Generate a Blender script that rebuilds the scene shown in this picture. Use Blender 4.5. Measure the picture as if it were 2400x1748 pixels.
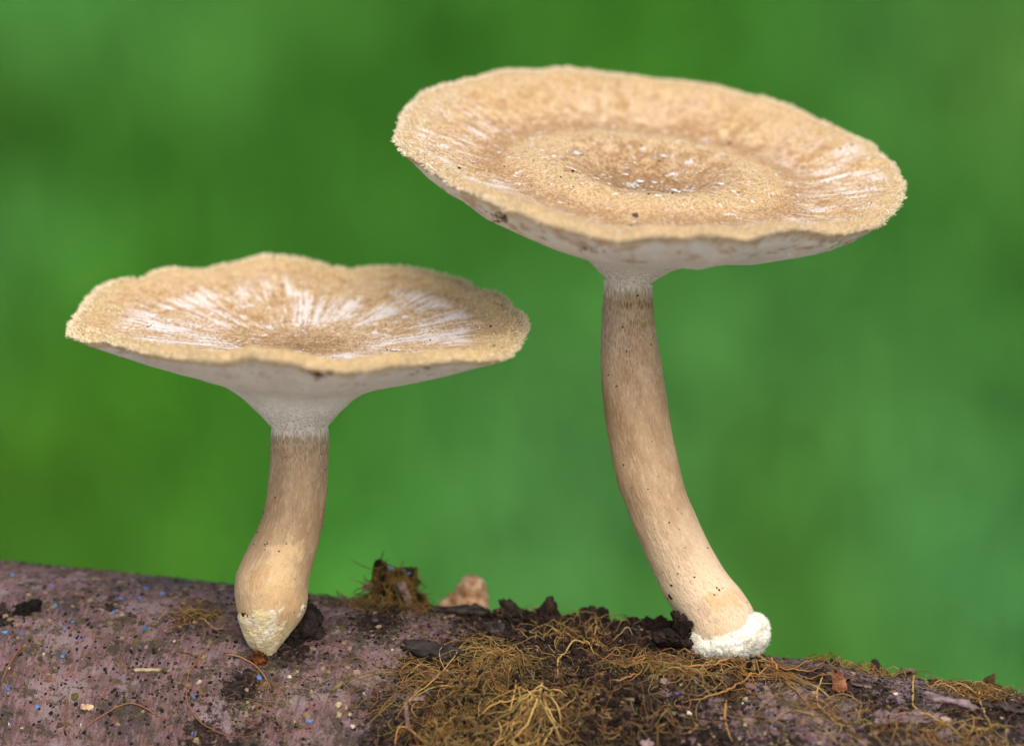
import bpy, bmesh, math
import numpy as np

# ------------------------------------------------------------------ scene, camera, light
for o in list(bpy.data.objects):
    bpy.data.objects.remove(o, do_unlink=True)
scn = bpy.context.scene
COL = scn.collection

S = 0.1 / 2400.0            # metres per photo pixel in the focal plane (frame = 10 cm wide)
D = 0.38                    # camera to focal plane
PITCH = math.radians(8.0)
OZ = 0.30                   # height of the picture centre above the lawn
cp, sp = math.cos(PITCH), math.sin(PITCH)

cam_d = bpy.data.cameras.new('camera')
cam = bpy.data.objects.new('camera', cam_d)
COL.objects.link(cam)
cam.location = (0, -D * cp, OZ + D * sp)
cam.rotation_euler = (math.pi / 2 - PITCH, 0, 0)
cam_d.sensor_fit = 'HORIZONTAL'
cam_d.sensor_width = 36
cam_d.lens = 36 * D / (2400 * S)
cam_d.clip_start = 0.01
cam_d.clip_end = 500
cam_d.dof.use_dof = True
cam_d.dof.focus_distance = D
cam_d.dof.aperture_fstop = 13.5
scn.camera = cam

SUN_EL, SUN_AZ = math.radians(50), math.radians(168)     # azimuth clockwise from +Y
w = bpy.data.worlds.new('World')
scn.world = w
w.use_nodes = True
wn = w.node_tree
bg = wn.nodes['Background']
sky = wn.nodes.new('ShaderNodeTexSky')
sky.sky_type = 'NISHITA'
sky.sun_disc = False
sky.sun_elevation = SUN_EL
sky.sun_rotation = SUN_AZ
sky.air_density = 1.0
sky.dust_density = 6.0
sky.ozone_density = 0.6
wn.links.new(sky.outputs[0], bg.inputs[0])
bg.inputs[1].default_value = 0.15
sd = bpy.data.lights.new('sun', 'SUN')
sd.energy = 1.5
sd.angle = math.radians(60)
sd.color = (1.0, 0.93, 0.84)
sun = bpy.data.objects.new('sun', sd)
COL.objects.link(sun)
from mathutils import Vector
_dir = Vector((math.sin(SUN_AZ) * math.cos(SUN_EL), math.cos(SUN_AZ) * math.cos(SUN_EL), math.sin(SUN_EL)))
sun.rotation_euler = (-_dir).to_track_quat('-Z', 'Y').to_euler()
sun.location = (0, 0, 2)

vs = scn.view_settings
vs.view_transform = 'Standard'
vs.look = 'None'
vs.gamma = 1.0
vs.exposure = 0.3
vs.use_curve_mapping = False

# ------------------------------------------------------------------ helpers
rng = np.random.default_rng(7)


def F2W(p):
    """camera-aligned frame in photo pixels (x right, y up, w away) -> world metres"""
    p = np.asarray(p, float)
    out = np.empty_like(p)
    out[..., 0] = p[..., 0] * S
    out[..., 1] = (p[..., 1] * sp + p[..., 2] * cp) * S
    out[..., 2] = (p[..., 1] * cp - p[..., 2] * sp) * S + OZ
    return out


def PX(px, py, W):
    """photo pixel at depth W (pixels behind the focal plane) -> camera-aligned frame"""
    px, py, W = np.broadcast_arrays(np.asarray(px, float), np.asarray(py, float), np.asarray(W, float))
    k = 1 + W * S / D
    return np.stack([(px - 1200) * k, (874 - py) * k, W], -1)


def proj(p):
    k = 1 + p[..., 2] * S / D
    return p[..., 0] / k + 1200, 874 - p[..., 1] / k


def smooth(a, b, x):
    t = np.clip((x - a) / (b - a), 0, 1)
    return t * t * (3 - 2 * t)


def _hash(ix, iy, iz, seed):
    n = (ix * 374761393 + iy * 668265263 + iz * 2147483647 + seed * 1442695041) & 0xFFFFFFFF
    n = ((n ^ (n >> 13)) * 1274126177) & 0xFFFFFFFF
    n = ((n ^ (n >> 16)) * 2246822519) & 0xFFFFFFFF
    return ((n ^ (n >> 15)) & 0xFFFFFF) / float(0xFFFFFF)


def vnoise(x, y, z=0.0, seed=0):
    """value noise in -1..1"""
    x, y, z = np.broadcast_arrays(np.asarray(x, float), np.asarray(y, float), np.asarray(z, float))
    fx, fy, fz = np.floor(x), np.floor(y), np.floor(z)
    ix, iy, iz = fx.astype(np.int64), fy.astype(np.int64), fz.astype(np.int64)
    u, v, t = x - fx, y - fy, z - fz
    u, v, t = [q * q * q * (q * (q * 6 - 15) + 10) for q in (u, v, t)]
    r = 0
    for a in (0, 1):
        for b in (0, 1):
            for c in (0, 1):
                wgt = (u if a else 1 - u) * (v if b else 1 - v) * (t if c else 1 - t)
                r = r + wgt * _hash(ix + a, iy + b, iz + c, seed)
    return r * 2 - 1


def fbm(x, y, z=0.0, oct=3, seed=0, gain=0.5):
    s, a, n = 0, 1.0, 0.0
    for i in range(oct):
        s = s + a * vnoise(np.asarray(x) * 2 ** i + 17.3 * i, np.asarray(y) * 2 ** i - 9.1 * i, np.asarray(z) * 2 ** i + 3.7 * i, seed + i)
        n += a
        a *= gain
    return s / n


def mesh_np(name, V, quads=None, tris=None, attrs=None, smooth_shade=True):
    me = bpy.data.meshes.new(name)
    V = np.asarray(V, np.float32)
    me.vertices.add(len(V))
    me.vertices.foreach_set('co', V.ravel())
    loops, starts, n = [], [], 0
    if quads is not None and len(quads):
        q = np.asarray(quads, np.int32)
        loops.append(q.ravel())
        starts.append(np.arange(len(q)) * 4)
        n = len(q) * 4
    if tris is not None and len(tris):
        t = np.asarray(tris, np.int32)
        loops.append(t.ravel())
        starts.append(n + np.arange(len(t)) * 3)
    L = np.concatenate(loops).astype(np.int32)
    st = np.concatenate(starts).astype(np.int32)
    me.loops.add(len(L))
    me.loops.foreach_set('vertex_index', L)
    me.polygons.add(len(st))
    me.polygons.foreach_set('loop_start', st)
    me.update(calc_edges=True)
    me.polygons.foreach_set('use_smooth', np.full(len(st), bool(smooth_shade)))
    for k, a in (attrs or {}).items():
        a = np.asarray(a, np.float32)
        if a.ndim == 1:
            at = me.attributes.new(k, 'FLOAT', 'POINT')
            at.data.foreach_set('value', a)
        elif a.shape[1] == 4:
            at = me.attributes.new(k, 'FLOAT_COLOR', 'POINT')
            at.data.foreach_set('color', a.ravel())
        else:
            at = me.attributes.new(k, 'FLOAT_VECTOR', 'POINT')
            at.data.foreach_set('vector', a.ravel())
    me.update()
    return me


def grid_quads(n, m, wrap_m=True, flip=False):
    """n rings of m points"""
    i = np.arange(n - 1)[:, None]
    j = np.arange(m if wrap_m else m - 1)[None, :]
    j2 = (j + 1) % m
    q = np.stack([i * m + j, i * m + j2, (i + 1) * m + j2, (i + 1) * m + j], -1).reshape(-1, 4)
    return q[:, ::-1] if flip else q


def thing(name, label, cat, base=None, group=None, mesh=None, mat=None):
    """top-level object; base in world metres"""
    o = bpy.data.objects.new(name, mesh)
    COL.objects.link(o)
    if base is not None:
        o.location = tuple(base)
    o['label'] = label
    o['category'] = cat
    if group:
        o['group'] = group
    if mesh is not None and mat is not None:
        mesh.materials.append(mat)
    if mesh is None:
        o.empty_display_size = 0.005
    return o


def part(name, me, mat, parent, stuff=False, label=None):
    o = bpy.data.objects.new(name, me)
    COL.objects.link(o)
    if mat is not None:
        me.materials.append(mat)
    o.parent = parent
    if stuff:
        o['kind'] = 'stuff'
    if label:
        o['label'] = label
    return o


_ico = {}


def ico(sub):
    if sub not in _ico:
        bm = bmesh.new()
        bmesh.ops.create_icosphere(bm, subdivisions=sub, radius=1)
        bm.verts.ensure_lookup_table()
        V = np.array([v.co[:] for v in bm.verts])
        T = np.array([[v.index for v in f.verts] for f in bm.faces])
        bm.free()
        _ico[sub] = (V, T)
    return _ico[sub]


def blob(spheres, sub=5, amp=3.0, scale=12.0, oct=4, seed=1, k=6.0):
    """star-shaped union of spheres (px frame, relative to origin 0) with rough skin -> verts, tris"""
    V, T = ico(sub)
    rad = np.zeros(len(V))
    for c, r in spheres:
        c = np.asarray(c, float)
        b = V @ c
        disc = b * b - c @ c + r * r
        t = np.where(disc > 0, b + np.sqrt(np.maximum(disc, 0)), 0)
        rad = np.maximum(rad, t) + np.maximum(k - np.abs(rad - t), 0) ** 2 / (4 * k) * (t > 0) * (rad > 0)
    P = V * rad[:, None]
    n = fbm(P[:, 0] / scale, P[:, 1] / scale, P[:, 2] / scale, oct, seed, 0.6)
    return P + V * (n * amp)[:, None], T


class NT:
    def __init__(self, name, rough=0.85, spec=0.2):
        self.m = bpy.data.materials.new(name)
        self.m.use_nodes = True
        self.t = self.m.node_tree
        self.b = self.t.nodes['Principled BSDF']
        self.b.inputs['Roughness'].default_value = rough
        self.b.inputs['Specular IOR Level'].default_value = spec

    def n(self, typ, **kw):
        nd = self.t.nodes.new(typ)
        for k, v in kw.items():
            setattr(nd, k, v)
        return nd

    def put(self, sock, v):
        if isinstance(v, bpy.types.NodeSocket):
            self.t.links.new(v, sock)
        elif v is not None:
            if hasattr(sock.default_value, '__len__') and isinstance(v, (tuple, list)):
                v = tuple(v)
                if len(sock.default_value) == 4 and len(v) == 3:
                    v = v + (1,)
            sock.default_value = v

    def attr(self, name, out='Vector'):
        return self.n('ShaderNodeAttribute', attribute_name=name).outputs[out]

    def vmul(self, v, s):
        nd = self.n('ShaderNodeVectorMath', operation='MULTIPLY')
        self.put(nd.inputs[0], v)
        self.put(nd.inputs[1], s)
        return nd.outputs[0]

    def vadd(self, v, s):
        nd = self.n('ShaderNodeVectorMath', operation='ADD')
        self.put(nd.inputs[0], v)
        self.put(nd.inputs[1], s)
        return nd.outputs[0]

    def sep(self, v):
        nd = self.n('ShaderNodeSeparateXYZ')
        self.put(nd.inputs[0], v)
        return nd.outputs

    def noise(self, v, scale=1, detail=3, rough=0.55, dist=0.0):
        nd = self.n('ShaderNodeTexNoise')
        self.put(nd.inputs['Vector'], v)
        nd.inputs['Scale'].default_value = scale
        nd.inputs['Detail'].default_value = detail
        nd.inputs['Roughness'].default_value = rough
        nd.inputs['Distortion'].default_value = dist
        return nd.outputs['Fac']

    def voro(self, v, scale=1, feature='F1', rand=1.0, out='Distance'):
        nd = self.n('ShaderNodeTexVoronoi', feature=feature)
        self.put(nd.inputs['Vector'], v)
        nd.inputs['Scale'].default_value = scale
        nd.inputs['Randomness'].default_value = rand
        return nd.outputs[out]

    def map(self, x, a, b, c=0.0, d=1.0, smoothstep=True):
        nd = self.n('ShaderNodeMapRange')
        if smoothstep:
            nd.interpolation_type = 'SMOOTHSTEP'
        self.put(nd.inputs[0], x)
        for i, q in enumerate((a, b, c, d)):
            nd.inputs[i + 1].default_value = q
        return nd.outputs[0]

    def math(self, op, a, b=None, c=None):
        nd = self.n('ShaderNodeMath', operation=op)
        self.put(nd.inputs[0], a)
        if b is not None:
            self.put(nd.inputs[1], b)
        if c is not None:
            self.put(nd.inputs[2], c)
        return nd.outputs[0]

    def mix(self, f, a, b, mode='MIX'):
        nd = self.n('ShaderNodeMix', data_type='RGBA', blend_type=mode)
        self.put(nd.inputs[0], f)
        self.put(nd.inputs[6], a)
        self.put(nd.inputs[7], b)
        return nd.outputs[2]

    def ramp(self, f, stops):
        nd = self.n('ShaderNodeValToRGB')
        self.put(nd.inputs[0], f)
        e = nd.color_ramp.elements
        while len(e) < len(stops):
            e.new(0.5)
        for el, (p, c) in zip(e, stops):
            el.position = p
            el.color = tuple(c) + (1,)
        return nd.outputs[0]

    def bump(self, h, dist, strength=1.0, prev=None):
        nd = self.n('ShaderNodeBump')
        nd.inputs['Strength'].default_value = strength
        nd.inputs['Distance'].default_value = dist
        self.put(nd.inputs['Height'], h)
        if prev is not None:
            self.put(nd.inputs['Normal'], prev)
        return nd.outputs[0]

    def done(self, col=None, normal=None, rough=None):
        if col is not None:
            self.put(self.b.inputs['Base Color'], col)
        if normal is not None:
            self.put(self.b.inputs['Normal'], normal)
        if rough is not None:
            self.put(self.b.inputs['Roughness'], rough)
        return self.m


def px(n):
    return n * S


# ------------------------------------------------------------------ materials
def mat_cap(name, scuff, rimcol, seed, centre_dark, streak_r, ring=None, sides=False):
    m = NT(name, 0.9, 0.12)
    sc = m.attr('sc')
    pol = m.attr('pol')
    r = m.sep(pol)[2]
    scs = m.vadd(sc, (seed, seed * 2.3, 0.7))
    pols = m.vadd(pol, (seed, -seed, 0))
    fine = m.noise(scs, 21, 2, 0.6)                  # grain of the felty skin
    grain = m.noise(scs, 14, 3, 0.65)
    mid = m.noise(scs, 3.6, 3, 0.6)
    big = m.noise(scs, 0.9, 2, 0.5)
    radial = m.noise(m.vmul(pols, (9, 9, 5)), 1.0, 4, 0.62)     # radial fibres
    radfine = m.noise(m.vmul(pols, (30, 30, 10)), 1.0, 3, 0.6)
    base = m.ramp(mid, [(0.36, (0.48, 0.295, 0.135)), (0.5, (0.60, 0.40, 0.20)), (0.64, (0.74, 0.55, 0.33))])
    base = m.mix(m.map(radial, 0.48, 0.64, 0, 0.55), base, (0.47, 0.275, 0.115))
    base = m.mix(m.map(radial, 0.36, 0.48, 0.35, 0), base, (0.76, 0.58, 0.36))
    base = m.mix(m.map(big, 0.42, 0.6, 0, 0.5), base, (0.70, 0.52, 0.33))
    rn = m.math('ADD', r, m.map(mid, 0.35, 0.65, -0.05, 0.05))
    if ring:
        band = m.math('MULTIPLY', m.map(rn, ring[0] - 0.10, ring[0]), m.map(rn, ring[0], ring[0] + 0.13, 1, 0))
        base = m.mix(m.math('MULTIPLY', band, ring[1]), base, (0.40, 0.23, 0.11))  # brown pigment ring that also paints in shade for the groove
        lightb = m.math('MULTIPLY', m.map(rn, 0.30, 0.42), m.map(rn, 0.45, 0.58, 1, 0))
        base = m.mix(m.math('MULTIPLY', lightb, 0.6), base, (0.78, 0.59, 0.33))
    # browner middle
    cen = m.math('MULTIPLY', m.map(rn, 0.06, 0.40, 1, 0), centre_dark)
    base = m.mix(cen, base, (0.33, 0.18, 0.085))
    # golden rim
    rim = m.map(rn, 0.80, 0.93)
    base = m.mix(m.math('MULTIPLY', rim, 0.8), base, rimcol)
    # pale scuffed streaks where the skin shows its white felt
    band = m.math('MULTIPLY', m.map(r, streak_r[0] - 0.14, streak_r[0] + 0.05), m.map(r, streak_r[1] - 0.04, streak_r[1] + 0.10, 1, 0))
    st = m.noise(m.vmul(pols, (5, 5, 2.6)), 1.0, 5, 0.68)
    patch = m.noise(scs, 0.8, 2, 0.5)
    stm = m.math('ADD', m.math('MULTIPLY', st, 0.58), m.math('MULTIPLY', patch, 0.42))
    stm = m.math('ADD', stm, m.map(radfine, 0.35, 0.65, -0.05, 0.05))
    stm = m.math('ADD', stm, m.map(grain, 0.35, 0.65, -0.035, 0.035))
    sm = m.math('MULTIPLY', m.map(stm, 0.59 - scuff, 0.66 - scuff), band)
    if sides:
        sm = m.math('MULTIPLY', sm, m.map(m.math('ABSOLUTE', m.sep(pol)[0]), 2.6, 3.7, 0.12, 1))
    base = m.mix(m.math('MULTIPLY', sm, 0.95), base, (0.90, 0.88, 0.91))
    # small matt white spots towards the middle
    spot = m.noise(m.vadd(scs, (5, 1, 0)), 2.8, 4, 0.7)
    spm = m.math('MULTIPLY', m.map(spot, 0.605, 0.635), m.map(r, 0.55, 0.75, 1, 0))
    base = m.mix(spm, base, (0.90, 0.88, 0.90))
    # dark pits between the hairs, pale hair tips
    pit = m.math('MAXIMUM', m.map(grain, 0.37, 0.47, 1, 0), m.map(fine, 0.36, 0.46, 0.8, 0))
    base = m.mix(m.math('MULTIPLY', pit, m.map(r, 0.15, 0.85, 0.85, 0.5)), base, m.mix(sm, (0.22, 0.115, 0.05), (0.66, 0.54, 0.46)))
    lite = m.math('MAXIMUM', m.map(grain, 0.54, 0.64), m.map(fine, 0.56, 0.66))
    base = m.mix(m.math('MULTIPLY', lite, 0.42), base, (0.84, 0.70, 0.46))
    h = m.math('ADD', m.math('MULTIPLY', fine, 0.7), m.math('ADD', grain, m.math('MULTIPLY', radfine, 0.35)))
    nrm = m.bump(h, px(9), 1.0)
    return m.done(base, nrm)


def mat_pore(name, stain):
    m = NT(name, 0.8, 0.2)
    sc = m.attr('sc')
    pol = m.attr('pol')
    r = m.sep(pol)[2]
    cell = m.voro(m.attr('pc'), 1.0)
    edge = m.voro(m.attr('pc'), 1.0, 'DISTANCE_TO_EDGE')
    wall = m.map(edge, 0.06, 0.26, 1, 0)
    big = m.noise(sc, 1.3, 3, 0.6)
    base = m.mix(m.map(big, 0.35, 0.7), (0.86, 0.86, 0.88), (0.80, 0.77, 0.755))
    stainm = m.map(m.math('ADD', m.noise(sc, 2.2, 4, 0.65), m.map(r, 0.55, 1.0, -0.10, 0.05)), 0.54, 0.66)
    base = m.mix(m.math('MULTIPLY', stainm, stain), base, (0.52, 0.36, 0.23))
    base = m.mix(m.map(r, 0.93, 0.995, 0, 0.8), base, (0.58, 0.42, 0.22))
    # the pore mouths show darker and longer towards the stem
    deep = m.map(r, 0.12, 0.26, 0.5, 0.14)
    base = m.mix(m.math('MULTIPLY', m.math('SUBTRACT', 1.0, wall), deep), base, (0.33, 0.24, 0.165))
    nrm = m.bump(wall, px(4), 0.8)
    return m.done(base, nrm)


def mat_stem(name, pale_low, seed, spots=(), topw=0.07):
    m = NT(name, 0.82, 0.22)
    raw = m.attr('sc')
    sc = m.vadd(raw, (seed, seed, 0))
    sx, sy, sz = m.sep(raw)
    sv = m.attr('sv', 'Fac')          # 0 top .. 1 bottom
    fib = m.noise(m.vmul(sc, (20, 20, 4.0)), 1.0, 3, 0.6)
    fib2 = m.noise(m.vmul(sc, (26, 26, 12)), 1.0, 3, 0.65)
    big = m.noise(m.vmul(sc, (1.8, 1.8, 0.8)), 1.0, 4, 0.6)
    blot = m.noise(m.vmul(sc, (3.0, 3.0, 2.0)), 1.0, 5, 0.68)
    base = m.ramp(sv, [(0.0, (0.34, 0.23, 0.145)), (0.3, (0.30, 0.195, 0.115)), (0.55, (0.38, 0.26, 0.155)), (0.85, pale_low)])  # brown upper stem includes painted shade from the cap; lower end paler
    base = m.mix(m.map(big, 0.44, 0.6, 0, 0.6), base, m.mix(0.4, base, (0.66, 0.50, 0.33)))
    base = m.mix(m.map(big, 0.36, 0.46, 0.4, 0), base, (0.33, 0.21, 0.125))
    base = m.mix(m.map(blot, 0.56, 0.70, 0, 0.35), base, (0.37, 0.215, 0.11))
    for (cz, cx_, rz, rx, col, k) in spots:
        dz = m.math('MULTIPLY', m.math('SUBTRACT', sz, cz), 1.0 / rz)
        dx = m.math('MULTIPLY', m.math('SUBTRACT', sx, cx_), 1.0 / rx)
        d2 = m.math('ADD', m.math('MULTIPLY', dz, dz), m.math('MULTIPLY', dx, dx))
        d2 = m.math('ADD', d2, m.map(blot, 0.35, 0.65, -0.7, 0.7))
        f = m.math('MULTIPLY', m.map(d2, 0.0, 1.5, k, 0), m.map(sy, -0.15, 0.1, 1, 0))
        base = m.mix(f, base, col)
    base = m.mix(m.map(fib, 0.52, 0.64, 0, 0.24), base, (0.70, 0.59, 0.46))
    base = m.mix(m.map(fib2, 0.36, 0.47, 0.3, 0), base, (0.25, 0.15, 0.08))
    # white pore net running down from the cap
    pc = m.vmul(sc, (19, 19, 4.6))
    edge = m.voro(pc, 1.0, 'DISTANCE_TO_EDGE')
    wall = m.map(edge, 0.04, 0.22, 1, 0)
    net = m.math('MULTIPLY', wall, m.map(m.math('ADD', sv, m.map(blot, 0.35, 0.65, -0.05, 0.05)), 0.0, 0.40, 0.62, 0.0))
    base = m.mix(net, base, (0.60, 0.49, 0.38))
    top = m.map(m.math('ADD', sv, m.map(fib, 0.35, 0.65, -0.015, 0.015)), 0.0, topw, 1.0, 0)
    base = m.mix(m.math('MULTIPLY', top, m.map(edge, 0.08, 0.4, 1, 0.45)), base, (0.84, 0.81, 0.79))
    h = m.math('ADD', m.math('MULTIPLY', fib, 0.7), m.math('ADD', m.math('MULTIPLY', fib2, 0.6), m.math('MULTIPLY', net, 0.5)))
    nrm = m.bump(h, px(5), 0.8)
    return m.done(base, nrm)


def mat_mycelium(name, a, b):
    m = NT(name, 0.9, 0.1)
    sc = m.attr('sc')
    n1 = m.noise(sc, 2.4, 4, 0.6)
    n2 = m.noise(sc, 18, 3, 0.7)
    base = m.mix(m.map(n1, 0.42, 0.68), a, b)
    base = m.mix(m.map(n2, 0.3, 0.46, 0.3, 0), base, (0.5, 0.42, 0.28))
    nrm = m.bump(n2, px(5), 0.8)
    m.b.inputs['Subsurface Weight'].default_value = 0.25
    m.b.inputs['Subsurface Radius'].default_value = (1, 0.8, 0.6)
    m.b.inputs['Subsurface Scale'].default_value = 0.0006
    return m.done(base, nrm)


def mat_bark():
    m = NT('bark', 0.72, 0.3)
    sc = m.attr('sc')                # x along, y round the branch
    soil = m.attr('soil', 'Fac')
    along = m.sep(sc)[0]
    big = m.noise(sc, 0.6, 4, 0.6)
    med = m.noise(sc, 2.6, 4, 0.62)
    stri = m.noise(m.vmul(sc, (15, 2.2, 1)), 1.0, 3, 0.6)         # fine lines running round the bark
    fine = m.noise(sc, 20, 3, 0.7)
    base = m.ramp(big, [(0.38, (0.075, 0.05, 0.056)), (0.5, (0.145, 0.082, 0.088)), (0.60, (0.215, 0.155, 0.17))])
    base = m.mix(m.map(med, 0.52, 0.66, 0, 0.65), base, (0.19, 0.078, 0.066))
    base = m.mix(m.map(along, 13, 19, 0, 0.45), base, (0.115, 0.088, 0.108))
    base = m.mix(m.map(stri, 0.52, 0.64, 0, 0.45), base, (0.27, 0.20, 0.20))
    base = m.mix(m.map(stri, 0.36, 0.46, 0.45, 0), base, (0.045, 0.03, 0.028))
    lich = m.noise(m.vadd(sc, (2, 8, 0)), 1.6, 6, 0.74)
    base = m.mix(m.map(lich, 0.56, 0.63, 0, 0.55), base, (0.27, 0.215, 0.23))
    dirt = m.noise(sc, 1.7, 7, 0.76)
    base = m.mix(m.map(dirt, 0.515, 0.57, 0, 0.85), base, (0.045, 0.035, 0.022))
    ol = m.noise(m.vadd(sc, (9, 4, 0)), 4.2, 5, 0.75)
    base = m.mix(m.map(ol, 0.585, 0.64, 0, 0.7), base, (0.12, 0.095, 0.035))
    base = m.mix(m.map(m.noise(m.vadd(sc, (1, 14, 0)), 7, 4, 0.75), 0.62, 0.67, 0, 0.75), base, (0.30, 0.22, 0.16))
    # black fruiting dots
    dots = m.voro(m.vadd(sc, (3.1, 1.7, 0)), 8.5)
    base = m.mix(m.map(dots, 0.10, 0.20, 0.9, 0), base, (0.012, 0.011, 0.013))
    soilcol = m.ramp(m.noise(sc, 7, 5, 0.75), [(0.40, (0.006, 0.004, 0.004)), (0.52, (0.024, 0.014, 0.011)), (0.64, (0.085, 0.042, 0.030))])
    sm = m.map(m.math('ADD', soil, m.map(m.noise(sc, 5, 5, 0.75), 0.3, 0.7, -0.3, 0.3)), 0.25, 0.45)
    base = m.mix(sm, base, soilcol)
    h = m.math('ADD', m.math('MULTIPLY', stri, 0.5), m.math('ADD', m.math('MULTIPLY', fine, 0.6), m.math('ADD', med, m.math('MULTIPLY', dirt, 1.3))))
    nrm = m.bump(h, px(10), 0.9)
    return m.done(base, nrm, m.map(med, 0.35, 0.65, 0.6, 0.85))


def mat_col(name, rough=0.9, spec=0.15, var=0.35, scale=9.0, bump=4.0):
    """colour from the mesh, broken up by grain"""
    m = NT(name, rough, spec)
    col = m.attr('col', 'Color')
    tc = m.n('ShaderNodeTexCoord').outputs['Object']
    n = m.noise(m.vmul(tc, (240, 240, 240)), scale, 4, 0.68)
    c = m.mix(m.map(n, 0.38, 0.56, var, 0), col, (0.02, 0.014, 0.01))
    return m.done(c, m.bump(n, px(bump), 0.8))


def mat_grass():
    m = NT('grass', 0.85, 0.08)
    col = m.attr('col', 'Color')
    return m.done(col)


M_BARK = mat_bark()
M_SOIL = mat_col('soil', 0.95, 0.08, 0.5, 10, 6)
M_FIBRE = mat_col('root_fibre', 0.6, 0.3, 0.10, 14, 1.0)
M_CHIP = mat_col('chip', 0.8, 0.2, 0.3, 9, 3)
M_BLUE = mat_col('blue_paint', 0.6, 0.35, 0.15, 9, 2)
M_GRASS = mat_grass()
M_WHITE = mat_col('white_hair', 0.9, 0.1, 0.0, 9, 1)

# ------------------------------------------------------------------ the branch surface
R = 500.0


def axis(t):
    t = np.asarray(t, float)
    ys = 1310 + 0.1 * t + 1.6e-5 * t * t
    W = 360 - 0.19 * (t - 620)
    k = 1 + W * S / D
    return np.stack([(t - 1200) * k, -(ys - 874) * k - 1.01 * R, W], -1)


def frame(t):
    t = np.asarray(t, float)
    T = np.stack([np.ones_like(t), -(0.1 + 3.2e-5 * t), np.full_like(t, -0.19)], -1)
    T /= np.linalg.norm(T, axis=-1, keepdims=True)
    up = np.array([0, 1.0, 0]) - T * T[..., 1:2]
    up /= np.linalg.norm(up, axis=-1, keepdims=True)
    fr = np.cross(up, T)                      # either towards or away from the camera
    fr = np.where(fr[..., 2:3] > 0, -fr, fr)
    return T, up, fr


def ysil(x):
    return 1310 + 0.1 * x + 1.6e-5 * x * x


def pix2tv(x, y):
    """approximate bark coordinates of a photo pixel"""
    ph = math.acos(max(-0.5, min(1, 1 - (y - ysil(x)) / R)))
    return x, R * ph


SOIL = [(1250, 1490, 120, 1.0), (1400, 1500, 130, 1.0), (1560, 1500, 100, 1.0), (1140, 1560, 100, .7), (1130, 1690, 120, .8), (1320, 1640, 140, .95),
        (1470, 1640, 90, .7), (1010, 1720, 80, .7), (1640, 1560, 80, .9), (1560, 1720, 110, .9), (1660, 1735, 80, .8), (1860, 1565, 60, .6), (1980, 1590, 70, .6),
        (2310, 1640, 90, .7), (2060, 1700, 80, .45), (560, 1700, 60, .4), (690, 1725, 80, .4), (630, 1570, 45, .7), (860, 1440, 70, .8),
        (720, 1500, 40, .8), (1080, 1440, 80, .85), (1020, 1520, 60, .8), (50, 1425, 40, .8), (280, 1400, 40, .4), (470, 1440, 50, .4), (2230, 1590, 50, .6),
        (1740, 1545, 60, .8), (1200, 1430, 70, .9), (930, 1590, 60, .4), (2170, 1660, 110, .42), (1830, 1710, 90, .45), (2010, 1650, 70, .4), (2330, 1720, 90, .45), (1720, 1620, 50, .35)]
_soil = [(pix2tv(x, y) + (r, a)) for x, y, r, a in SOIL]
RIDGE = [(1190, 1445, 45, 26), (1285, 1450, 36, 34), (1395, 1455, 55, 32), (1500, 1470, 70, 20), (1590, 1480, 60, 20), (1130, 1450, 40, 14), (1060, 1430, 50, 12),
         (1830, 1540, 60, 8), (2050, 1575, 30, 10), (2320, 1625, 50, 12), (1400, 1600, 120, 10), (1200, 1580, 80, 12), (1560, 1570, 90, 14), (1480, 1600, 60, 12)]
_ridge = [(pix2tv(x, y) + (r, a)) for x, y, r, a in RIDGE]


def soilmask(t, v):
    s = 0
    for a, b, r, k in _soil:
        s = s + k * np.exp(-(((t - a) / r) ** 2 + ((v - b) / (r * 1.25)) ** 2))
    n = fbm(t / 70, v / 70, 0, 4, 31, 0.6)
    return np.clip(s * 1.0 + n * 0.35 * np.clip(s * 2.5, 0, 1), 0, 1)


def disp(t, v):
    s = soilmask(t, v)
    d = 5 * fbm(t / 330, v / 260, 0, 2, 3) + 2.2 * fbm(t / 45, v / 60, 0, 3, 5)
    for a, b, r, k in _ridge:
        d = d + k * np.exp(-(((t - a) / r) ** 2 + ((v - b) / (r * 1.1)) ** 2))
    rough = fbm(t / 34, v / 34, 0, 4, 11, 0.62)
    rid = 1 - np.abs(fbm(t / 80, v / 55, 0, 3, 19))
    d = d + s * (20 * rough + 20 * (rid - 0.75))
    # ledges of split bark low on the right
    L = np.exp(-(((t - 1600) / 130) ** 2 + ((v - pix2tv(1600, 1725)[1]) / 70) ** 2)) + 0.6 * np.exp(-(((t - 2150) / 200) ** 2 + ((v - pix2tv(2150, 1690)[1]) / 80) ** 2))
    st = fbm(t / 160, v / 26, 0, 3, 23)
    d = d + L * 26 * st
    rr_ = smooth(1350, 1800, t) * smooth(-20, 90, v)
    fl = fbm(t / 75, v / 40, 0, 4, 61, .6)
    d = d + rr_ * (12 * fl + 12 * np.round(fbm(t / 110, v / 50, 2.0, 2, 67) * 4) / 4)
    return d


def surf(t, v, h=0.0):
    t, v = np.broadcast_arrays(np.asarray(t, float), np.asarray(v, float))
    A = axis(t)
    T, up, fr = frame(t)
    ph = v / R
    N = np.cos(ph)[..., None] * up + np.sin(ph)[..., None] * fr
    return A + N * (R + disp(t, v) + h)[..., None], N


_gt, _gv = np.meshgrid(np.arange(-80, 2500, 6.0), np.arange(-60, 700, 6.0), indexing='ij')
_gp, _gn = surf(_gt, _gv)
_gx, _gy = proj(_gp)


def at(x, y):
    """photo pixel -> bark coordinates (t, v) of the surface seen there"""
    d = (_gx - x) ** 2 + (_gy - y) ** 2 + np.maximum(0, _gp[..., 2] - 500) * 0.0
    i = np.unravel_index(np.argmin(d), d.shape)
    return _gt[i], _gv[i]


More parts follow.
